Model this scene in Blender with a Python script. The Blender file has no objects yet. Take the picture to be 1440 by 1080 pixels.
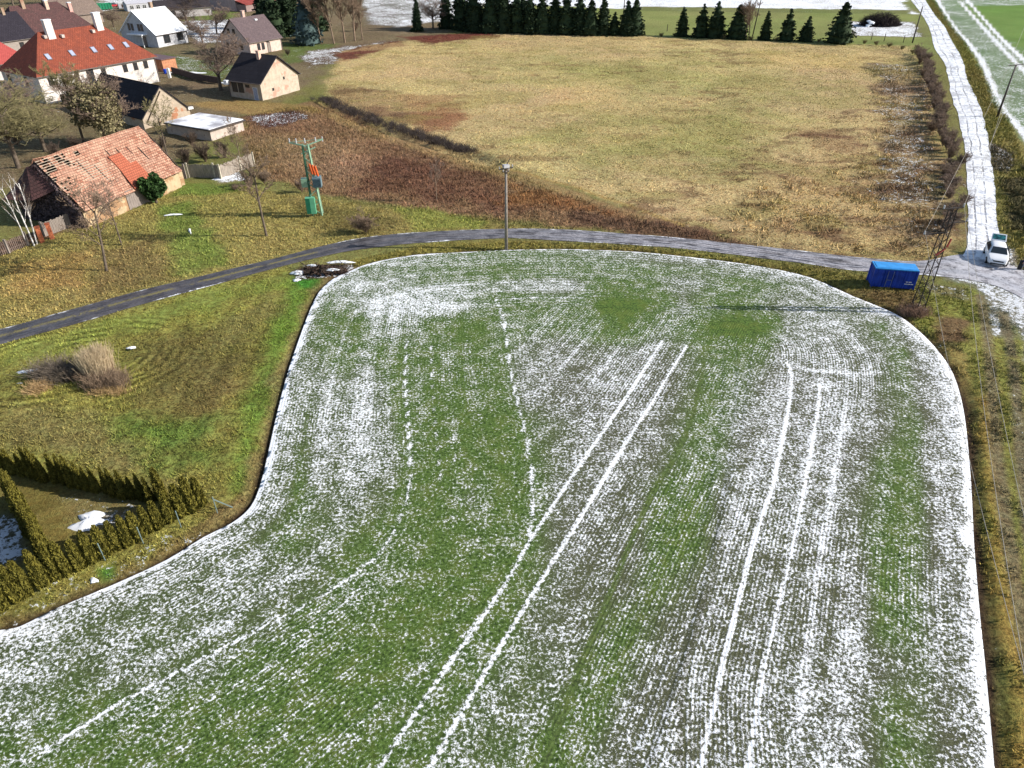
import bpy, bmesh, math, random
import numpy as np
from math import radians as R, pi, sin, cos
from mathutils import Vector, Matrix
random.seed(7); rng = np.random.default_rng(7)
scn = bpy.context.scene; col = scn.collection

# ------------------------------------------------------------------ camera, sky, sun, exposure
CH, CP, CF = 29.0, R(34), 998.0
cam_d = bpy.data.cameras.new('camera'); cam = bpy.data.objects.new('camera', cam_d); col.objects.link(cam)
cam.location = (0, 0, CH); cam.rotation_euler = (pi/2-CP, 0, 0)
cam_d.sensor_width = 36; cam_d.lens = CF/1440*36; cam_d.clip_end = 6000; cam_d.clip_start = .5
scn.camera = cam
SUN_EL, SUN_AZ = R(28), R(-2)            # azimuth measured from +X towards +Y
w = bpy.data.worlds.new('World'); scn.world = w; w.use_nodes = True
nt = w.node_tree; nt.nodes.clear()
sky = nt.nodes.new('ShaderNodeTexSky'); sky.sky_type = 'NISHITA'; sky.sun_disc = False
sky.sun_elevation = SUN_EL; sky.sun_rotation = pi/2-SUN_AZ
bg = nt.nodes.new('ShaderNodeBackground'); bg.inputs[1].default_value = .11
wo = nt.nodes.new('ShaderNodeOutputWorld')
nt.links.new(sky.outputs[0], bg.inputs[0]); nt.links.new(bg.outputs[0], wo.inputs[0])
sd = bpy.data.lights.new('sun', 'SUN'); sd.energy = 5.0; sd.angle = R(.5); sd.color = (1, .93, .84)
so = bpy.data.objects.new('sun', sd); col.objects.link(so)
dv = Vector((cos(SUN_EL)*cos(SUN_AZ), cos(SUN_EL)*sin(SUN_AZ), sin(SUN_EL)))
so.rotation_euler = dv.to_track_quat('Z', 'Y').to_euler(); so.location = dv*200
scn.view_settings.view_transform = 'Standard'; scn.view_settings.look = 'None'
scn.view_settings.exposure = .55; scn.view_settings.gamma = 1

# ------------------------------------------------------------------ helpers
def P(u, v, z=0.0):                       # photograph pixel -> point at height z
    s, c = sin(CP), cos(CP); a = (u-720)/CF; b = (540-v)/CF
    t = (z-CH)/(-s+c*b)
    return (a*t, (c+s*b)*t)
def PA(lst): return np.array([P(*q) for q in lst])
def proj(x, y):                           # vectorised ground point -> photograph pixel
    s, c = sin(CP), cos(CP); zc = y*c+CH*s; yc = y*s-CH*c
    return 720+CF*x/zc, 540-CF*yc/zc
def tag(o, label=None, cat=None, group=None, kind=None):
    if label: o['label'] = label
    if cat: o['category'] = cat
    if group: o['group'] = group
    if kind: o['kind'] = kind
    return o
def empty(name, loc=(0, 0, 0), rz=0):
    o = bpy.data.objects.new(name, None); o.location = loc; o.rotation_euler = (0, 0, rz)
    col.objects.link(o); return o
def link(name, me, m=None, parent=None, loc=None, rz=0):
    o = bpy.data.objects.new(name, me); col.objects.link(o)
    if m is not None: me.materials.append(m)
    if parent: o.parent = parent
    if loc is not None: o.location = loc; o.rotation_euler = (0, 0, rz)
    return o
def npmesh(name, V, F, smooth=False):
    V = np.asarray(V, dtype=np.float32); F = np.asarray(F, dtype=np.int32)
    me = bpy.data.meshes.new(name); me.vertices.add(len(V)); me.vertices.foreach_set('co', V.ravel())
    k = F.shape[1]; me.loops.add(F.size); me.loops.foreach_set('vertex_index', F.ravel())
    me.polygons.add(len(F)); me.polygons.foreach_set('loop_start', np.arange(0, F.size, k, dtype=np.int32))
    me.polygons.foreach_set('loop_total', np.full(len(F), k, dtype=np.int32))
    me.update(calc_edges=True); me.validate()
    if smooth: me.polygons.foreach_set('use_smooth', np.ones(len(F), dtype=bool))
    return me
def attr(me, name, a):
    a = np.asarray(a, dtype=np.float32)
    if a.ndim == 1:
        t = me.attributes.new(name, 'FLOAT', 'POINT'); t.data.foreach_set('value', a)
    else:
        t = me.attributes.new(name, 'FLOAT_COLOR', 'POINT')
        t.data.foreach_set('color', np.concatenate([a, np.ones((len(a), 1), np.float32)], 1).ravel())
def copy_tree(o, parent=None):
    c = o.copy(); col.objects.link(c); c.parent = parent
    for ch in list(o.children): copy_tree(ch, c)
    return c
class MB:                                  # collects shapes into ONE mesh
    def __init__(s): s.v = []; s.f = []
    def add(s, vs, fs):
        n = len(s.v); s.v += [tuple(p) for p in vs]; s.f += [tuple(i+n for i in f) for f in fs]; return s
    def box(s, x0, x1, y0, y1, z0, z1, M=None):
        vs = [Vector((x, y, z)) for z in (z0, z1) for y in (y0, y1) for x in (x0, x1)]
        if M is not None: vs = [M @ p for p in vs]
        return s.add(vs, [(0, 2, 3, 1), (4, 5, 7, 6), (0, 1, 5, 4), (2, 6, 7, 3), (0, 4, 6, 2), (1, 3, 7, 5)])
    def bar(s, a, b, w, h=None):            # square bar between two points
        a = Vector(a); b = Vector(b); d = b-a; L = d.length
        if L < 1e-6: return s
        M = Matrix.Translation(a) @ d.to_track_quat('Z', 'Y').to_matrix().to_4x4(); h = h or w
        return s.box(-w/2, w/2, -h/2, h/2, 0, L, M)
    def tube(s, a, b, r0, r1=None, n=8):
        a = Vector(a); b = Vector(b); r1 = r0 if r1 is None else r1; d = b-a
        q = d.to_track_quat('Z', 'Y'); vs = []
        for p, r in ((a, r0), (b, r1)):
            for i in range(n): vs.append(p+q @ Vector((r*cos(2*pi*i/n), r*sin(2*pi*i/n), 0)))
        fs = [(i, (i+1) % n, n+(i+1) % n, n+i) for i in range(n)]+[tuple(range(n))[::-1], tuple(range(n, 2*n))]
        return s.add(vs, fs)
    def build(s, name, m, parent=None, smooth=False, bevel=0):
        me = bpy.data.meshes.new(name); me.from_pydata(s.v, [], s.f); me.update()
        bm = bmesh.new(); bm.from_mesh(me); bmesh.ops.recalc_face_normals(bm, faces=bm.faces)
        if bevel: bmesh.ops.bevel(bm, geom=bm.edges[:], offset=bevel, segments=2, affect='EDGES', profile=.6)
        bm.to_mesh(me); bm.free()
        if smooth:
            for p in me.polygons: p.use_smooth = True
        return link(name, me, m, parent)

# value noise, numpy
_T = rng.random((256, 256))
def vn(x, y):
    xi = np.floor(x).astype(int); yi = np.floor(y).astype(int); fx = x-xi; fy = y-yi
    fx = fx*fx*(3-2*fx); fy = fy*fy*(3-2*fy)
    a = _T[xi & 255, yi & 255]; b = _T[(xi+1) & 255, yi & 255]; c = _T[xi & 255, (yi+1) & 255]; d = _T[(xi+1) & 255, (yi+1) & 255]
    return (a*(1-fx)+b*fx)*(1-fy)+(c*(1-fx)+d*fx)*fy
def fbm(x, y, s, o=4, seed=0):             # s = size in metres; about 0..1
    t = 0; w_ = 0; a = 1
    for i in range(o):
        t = t+a*vn(x/s+17.3*seed+i*5.1, y/s+9.7*seed+i*3.3); w_ += a; a *= .55; s *= .5
    return t/w_
def sstep(a, b, x):
    t = np.clip((x-a)/(b-a), 0, 1); return t*t*(3-2*t)
def sdf(poly, x, y, signed=True):          # distance to a polygon (negative inside) or polyline
    poly = np.asarray(poly, float); n = len(poly); d = np.full(x.shape, 1e9); ins = np.zeros(x.shape, bool)
    for i in range(n if signed else n-1):
        a = poly[i]; b = poly[(i+1) % n]; e = b-a; L = max(1e-9, e @ e)
        t = np.clip(((x-a[0])*e[0]+(y-a[1])*e[1])/L, 0, 1)
        d = np.minimum(d, (x-a[0]-t*e[0])**2+(y-a[1]-t*e[1])**2)
        if signed:
            c = ((a[1] > y) != (b[1] > y)); dy = b[1]-a[1] if abs(b[1]-a[1]) > 1e-12 else 1e-12
            ins ^= c & (x < (b[0]-a[0])*(y-a[1])/dy+a[0])
    d = np.sqrt(d); return np.where(ins, -d, d) if signed else d
def smooth_line(pts, n=4):                 # Catmull-Rom
    p = np.asarray(pts, float); q = [p[0]]
    for i in range(len(p)-1):
        a = p[max(i-1, 0)]; b = p[i]; c = p[i+1]; d = p[min(i+2, len(p)-1)]
        for k in range(1, n+1):
            t = k/n
            q.append(.5*((2*b)+(c-a)*t+(2*a-5*b+4*c-d)*t*t+(3*b-a-3*c+d)*t**3))
    return np.array(q)
def S(r, g, b, k=1/1.25):                  # seen colour -> albedo
    return np.array([((c/255/12.92) if c < 10 else ((c/255+.055)/1.055)**2.4)*k for c in (r, g, b)])

# ------------------------------------------------------------------ materials
class NT:
    def __init__(s, name, rough=.9, spec=.2):
        s.m = bpy.data.materials.new(name); s.m.use_nodes = True; s.t = s.m.node_tree; s.n = s.t.nodes
        s.b = s.n['Principled BSDF']; s.b.inputs['Roughness'].default_value = rough
        s.b.inputs['Specular IOR Level'].default_value = spec
        s.tc = s.n.new('ShaderNodeTexCoord')
    def set(s, inp, v):
        if isinstance(v, bpy.types.NodeSocket): s.t.links.new(v, inp)
        elif v is not None: inp.default_value = v
    def math(s, op, a, b=None, c=None, clamp=False):
        n = s.n.new('ShaderNodeMath'); n.operation = op; n.use_clamp = clamp
        s.set(n.inputs[0], a); s.set(n.inputs[1], b)
        if c is not None: s.set(n.inputs[2], c)
        return n.outputs[0]
    def noise(s, sc, det=3, rough=.55, vec=None, dist=0, stretch=None):
        v = vec or s.tc.outputs['Object']
        if stretch:
            mp = s.n.new('ShaderNodeMapping'); s.t.links.new(v, mp.inputs[0]); mp.inputs['Scale'].default_value = stretch; v = mp.outputs[0]
        n = s.n.new('ShaderNodeTexNoise'); s.t.links.new(v, n.inputs[0])
        n.inputs['Scale'].default_value = sc; n.inputs['Detail'].default_value = det
        n.inputs['Roughness'].default_value = rough; n.inputs['Distortion'].default_value = dist
        return n.outputs[0]
    def step(s, x, a, b):
        n = s.n.new('ShaderNodeMapRange'); n.interpolation_type = 'SMOOTHSTEP'; s.set(n.inputs[0], x)
        s.set(n.inputs[1], a); s.set(n.inputs[2], b); return n.outputs[0]
    def rng(s, x, a, b, c, d):
        n = s.n.new('ShaderNodeMapRange'); s.set(n.inputs[0], x)
        for i, q in enumerate((a, b, c, d)): s.set(n.inputs[i+1], q)
        return n.outputs[0]
    def mix(s, f, a, b, mode='MIX'):
        n = s.n.new('ShaderNodeMix'); n.data_type = 'RGBA'; n.blend_type = mode
        def q(v): return (*v, 1) if not isinstance(v, bpy.types.NodeSocket) and len(v) == 3 else v
        s.set(n.inputs[0], f); s.set(n.inputs[6], q(a)); s.set(n.inputs[7], q(b)); return n.outputs[2]
    def attr(s, name, out=2):
        n = s.n.new('ShaderNodeAttribute'); n.attribute_name = name; return n.outputs[out]
    def scale(s, c, f):
        n = s.n.new('ShaderNodeVectorMath'); n.operation = 'SCALE'; s.set(n.inputs[0], c); s.set(n.inputs[3], f); return n.outputs[0]
    def bump(s, h, d, st=1):
        n = s.n.new('ShaderNodeBump'); s.set(n.inputs['Height'], h); n.inputs['Distance'].default_value = d
        n.inputs['Strength'].default_value = st; s.t.links.new(n.outputs[0], s.b.inputs['Normal'])
    def color(s, c): s.set(s.b.inputs['Base Color'], (*c, 1) if not isinstance(c, bpy.types.NodeSocket) else c); return s.m
SNOW = (.83, .86, .9)
def simple(name, c, rough=.8, var=.25, sc=3, c2=None, spec=.25, metal=0, stretch=None, bump=0):
    m = NT(name, rough, spec); n = m.noise(sc, 4, .6, stretch=stretch); m.b.inputs['Metallic'].default_value = metal
    c = tuple(c); c2 = tuple(c2) if c2 is not None else tuple(q*(1-var) for q in c); cl = tuple(min(1, q*(1+var*.4)) for q in c)
    m.color(m.mix(m.step(n, .35, .65), c2, cl))
    if bump: m.bump(n, bump)
    return m.m
def island(name, c1, c2, rough=.8, trans=0):   # foliage: each leaf its own shade
    m = NT(name, rough, .15); g = m.n.new('ShaderNodeNewGeometry'); n = m.noise(1.1, 2)
    f = m.math('ADD', m.math('MULTIPLY', g.outputs['Random Per Island'], .6), m.math('MULTIPLY', n, .5), clamp=True)
    m.color(m.mix(f, c1, c2)); return m.m

def ground_material():
    m = NT('ground_cover', .95, .1)
    c = m.attr('col', 0); snow = m.attr('snow'); tuft = m.attr('tuft')
    n1 = m.noise(4.5, 5, .75); n2 = m.noise(1.7, 5, .7); n3 = m.noise(.35, 4, .6); n0 = m.noise(17, 3, .7)
    v = m.math('ADD', m.math('MULTIPLY', n1, .55), m.math('MULTIPLY', n2, .25)); v = m.math('ADD', v, m.math('MULTIPLY', n0, .2))
    lo = m.math('SUBTRACT', 1.0, m.math('MULTIPLY', tuft, .75)); hi = m.math('ADD', 1.0, m.math('MULTIPLY', tuft, .62))
    k = m.rng(v, .41, .59, lo, hi)
    base = m.scale(c, k)
    # straw / green swing between tufts
    hue = m.mix(m.step(n2, .38, .62), (1.07, .98, .86), (.92, 1.02, .95))
    hue = m.mix(m.step(n0, .35, .65), hue, m.mix(.5, hue, (1.12, 1.0, .95)))
    base = m.mix(1.0, base, hue, 'MULTIPLY')
    dark = m.mix(m.math('MULTIPLY', m.step(n3, .56, .70), m.math('MULTIPLY', tuft, .5)), (1, 1, 1), (.62, .55, .52))
    base = m.mix(1.0, base, dark, 'MULTIPLY')
    sn = m.math('ADD', m.math('MULTIPLY', n1, .55), m.math('MULTIPLY', n2, .45))
    th = m.math('SUBTRACT', .68, m.math('MULTIPLY', snow, .36))
    sm = m.math('MULTIPLY', m.step(sn, th, m.math('ADD', th, .035)), m.step(snow, .01, .06))
    m.color(m.mix(sm, base, SNOW))
    m.bump(m.math('ADD', v, m.math('MULTIPLY', sm, .15)), .55, .9)
    return m.m

def field_material():
    m = NT('sprouting_field', .9, .15)
    dens = m.attr('dens'); gr = m.attr('green'); row = m.attr('rowc'); trk = m.attr('track'); str_ = m.attr('rows')
    n1 = m.noise(5.6, 5, .76, dist=.3); n2 = m.noise(.9, 3, .6); n0 = m.noise(17, 3, .7)
    wv = m.math('SINE', m.math('MULTIPLY', row, 2*pi/.19)); w2 = m.math('SINE', m.math('MULTIPLY', row, 2*pi/.57))
    wv = m.math('MULTIPLY', m.math('ADD', wv, m.math('MULTIPLY', w2, .5)), m.math('MULTIPLY', str_, .02))
    s = m.math('ADD', m.math('ADD', m.math('MULTIPLY', n1, .78), m.math('MULTIPLY', n0, .22)), wv)
    s = m.math('ADD', s, m.math('MULTIPLY', m.math('SUBTRACT', n2, .5), .2))
    s = m.math('ADD', s, m.math('MULTIPLY', trk, .17))
    th = m.math('SUBTRACT', .592, m.math('MULTIPLY', dens, .17))
    sm = m.step(s, th, m.math('ADD', th, .085))
    soil = m.mix(m.step(n0, .35, .65), tuple(S(58, 60, 44)), tuple(S(106, 110, 80)))
    grass = m.mix(m.step(n1, .34, .64), tuple(S(34, 54, 22)), tuple(S(108, 138, 62)))
    grass = m.mix(m.step(n2, .4, .65), grass, m.mix(.5, grass, tuple(S(112, 124, 56))))
    base = m.mix(m.math('ADD', gr, m.math('MULTIPLY', m.math('SUBTRACT', n2, .5), .5), clamp=True), soil, grass)
    m.color(m.mix(sm, base, SNOW))
    h = m.math('ADD', m.math('ADD', m.math('MULTIPLY', n0, .5), m.math('MULTIPLY', sm, .35)), m.math('MULTIPLY', wv, 4))
    m.bump(h, .07, .9)
    return m.m

def road_material():
    m = NT('wet_asphalt', .45, .45)
    uv = m.n.new('ShaderNodeUVMap'); uv.uv_map = 'UVMap'; sp = m.n.new('ShaderNodeSeparateXYZ'); m.t.links.new(uv.outputs[0], sp.inputs[0])
    a, l = sp.outputs[0], sp.outputs[1]; ice = m.attr('ice'); mid = m.attr('mid')
    st = m.noise(1.0, 4, .65, vec=uv.outputs[0], stretch=(14, .35, 1)); n1 = m.noise(6, 4, .7); n2 = m.noise(.8, 3)
    base = m.mix(m.step(n2, .35, .65), tuple(S(52, 50, 55)), tuple(S(80, 78, 83)))
    base = m.mix(m.math('MULTIPLY', m.step(n1, .45, .7), .35), base, tuple(S(120, 115, 112)))
    wet = m.step(m.math('ABSOLUTE', m.math('SUBTRACT', m.math('ABSOLUTE', m.math('SUBTRACT', a, .5)), .24)), .17, .02)
    base = m.mix(m.math('MULTIPLY', wet, .45), base, tuple(S(48, 46, 52)))
    icec = m.mix(m.step(n1, .35, .65), tuple(S(138, 136, 142)), tuple(S(190, 188, 194)))
    im = m.math('MULTIPLY', m.step(m.math('ADD', st, m.math('MULTIPLY', n2, .25)), .52, .68), ice)
    base = m.mix(im, base, icec)
    edge = m.math('ABSOLUTE', m.math('SUBTRACT', a, .5))
    e = m.math('ADD', edge, m.math('MULTIPLY', m.math('SUBTRACT', m.noise(1.6, 4, .7), .5), .35))
    sl = m.attr('slush'); slm = m.math('MULTIPLY', m.step(m.math('ADD', m.math('MULTIPLY', m.noise(1.1, 5, .72), .7), m.math('MULTIPLY', st, .3)), .56, .47), sl)
    snow = m.math('MULTIPLY', m.step(e, .455, .49), m.step(m.noise(.25, 3), .5, .62))
    cen = m.math('MULTIPLY', m.step(m.math('ADD', edge, m.math('MULTIPLY', m.math('SUBTRACT', n1, .5), .4)), .10, .03), m.math('MULTIPLY', mid, m.step(m.noise(.45, 4, .7), .40, .54)))
    base = m.mix(cen, base, tuple(S(126, 118, 76)))
    base = m.mix(m.math('MULTIPLY', slm, .8), base, tuple(S(214, 214, 220))); m.color(m.mix(snow, base, SNOW)); m.bump(m.math('ADD', n1, cen), .03)
    m.set(m.b.inputs['Roughness'], m.rng(wet, 0, 1, .75, .42)); return m.m

def track_material():
    m = NT('snowy_track', .8, .25)
    uv = m.n.new('ShaderNodeUVMap'); uv.uv_map = 'UVMap'; sp = m.n.new('ShaderNodeSeparateXYZ'); m.t.links.new(uv.outputs[0], sp.inputs[0])
    a, l = sp.outputs[0], sp.outputs[1]; n1 = m.noise(2.2, 5, .7); n2 = m.noise(.35, 4, .6)
    aw = m.math('ADD', a, m.math('MULTIPLY', m.math('SUBTRACT', m.noise(.09, 2, vec=uv.outputs[0], stretch=(.2, 1, 1)),   .5), .28))
    def rut(c, w_): return m.step(m.math('ABSOLUTE', m.math('SUBTRACT', aw, c)), w_, w_*.35)
    n3 = m.noise(.12, 4, .7); r = m.math('MAXIMUM', m.math('MAXIMUM', rut(.24, .05), rut(.60, .055)), m.math('MAXIMUM', m.math('MULTIPLY', rut(.44, .03), .35), m.math('MULTIPLY', rut(.85, .04), .3)))
    pt = m.step(m.math('ADD', m.math('MULTIPLY', n1, .5), m.math('MULTIPLY', n2, .5)), .44, .58)
    dirt = m.math('MAXIMUM', m.math('MULTIPLY', r, m.step(m.math('ADD', m.math('MULTIPLY', n1, .6), m.math('MULTIPLY', n3, .4)), .40, .56)), m.math('MULTIPLY', pt, m.rng(n3, .35, .65, .35, 1.0)))
    c = m.mix(m.math('MULTIPLY', dirt, .85), SNOW, m.mix(m.step(m.noise(6, 4), .35, .65), tuple(S(80, 76, 80)), tuple(S(150, 148, 154))))
    ice = m.math('MULTIPLY', m.step(m.noise(.5, 2), .6, .68), .6)
    m.color(m.mix(ice, c, tuple(S(176, 184, 202)))); m.bump(m.math('SUBTRACT', n1, m.math('MULTIPLY', dirt, .5)), .12)
    return m.m

# ------------------------------------------------------------------ ground zones
FE = [(0, 885), (28, 880), (78, 855), (155, 823), (233, 787), (285, 755), (325, 735), (352, 712), (366, 680), (376, 640), (386, 595), (397, 550),
      (407, 515), (419, 480), (430, 450), (440, 426), (448, 411), (458, 400), (471, 390), (489, 382), (510, 373), (536, 366), (570, 360), (600, 356.5), (660, 353.6),
      (700, 351.5), (760, 350), (800, 350), (850, 351.5), (900, 354), (960, 360), (1020, 367), (1080, 376), (1140, 390), (1200, 416), (1235, 430), (1267, 445), (1295, 467),
      (1318, 491), (1336, 516), (1348, 545), (1356, 580), (1361, 620), (1366, 680), (1370, 760), (1373, 800), (1379, 870), (1387, 945), (1399, 1080)]
fe = smooth_line(PA(FE), 3)
FIELD = np.vstack([[(-60, -8), (-38, 8)], fe, [(18.3, 9), (16, -8)]])
def ribbon(up, lo, n=8):
    a = smooth_line(PA(up), n); b = smooth_line(PA(lo), n); return a, b
ROAD_U = [(-140, 497), (0, 463), (83, 440), (140, 424), (200, 408), (300, 384), (380, 365), (458, 345), (520, 333), (600, 326), (700, 322), (760, 322), (815, 324), (900, 330), (960, 335), (1040, 343), (1120, 352), (1200, 361), (1290, 367), (1352, 358), (1400, 366), (1440, 380)]
ROAD_L = [(-140, 522), (0, 484), (83, 462), (140, 446), (200, 428), (300, 401), (380, 379), (458, 360), (520, 349), (600, 341), (700, 335), (760, 337), (815, 340), (900, 345), (960, 350), (1040, 359), (1120, 369), (1200, 380), (1290, 386), (1352, 392), (1400, 402), (1440, 420)]
TR_L = [(1350, 366), (1359, 346), (1361, 310), (1360, 260), (1357, 210), (1347, 160), (1340, 143), (1333, 108), (1327, 87), (1314, 67), (1307, 40), (1294, 17), (1281, 0), (1262, -28), (1238, -60)]
TR_R = [(1416, 366), (1408, 346), (1402, 310), (1399, 260), (1392, 210), (1382, 160), (1375, 142), (1361, 113), (1353, 83), (1339, 58), (1328, 37), (1314, 20), (1301, 0), (1282, -28), (1256, -60)]
ru, rl = ribbon(ROAD_U, ROAD_L); tl, tr_ = ribbon(TR_L, TR_R)
ROADP = np.vstack([ru, rl[::-1]]); TRKP = np.vstack([tl, tr_[::-1]])

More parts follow.
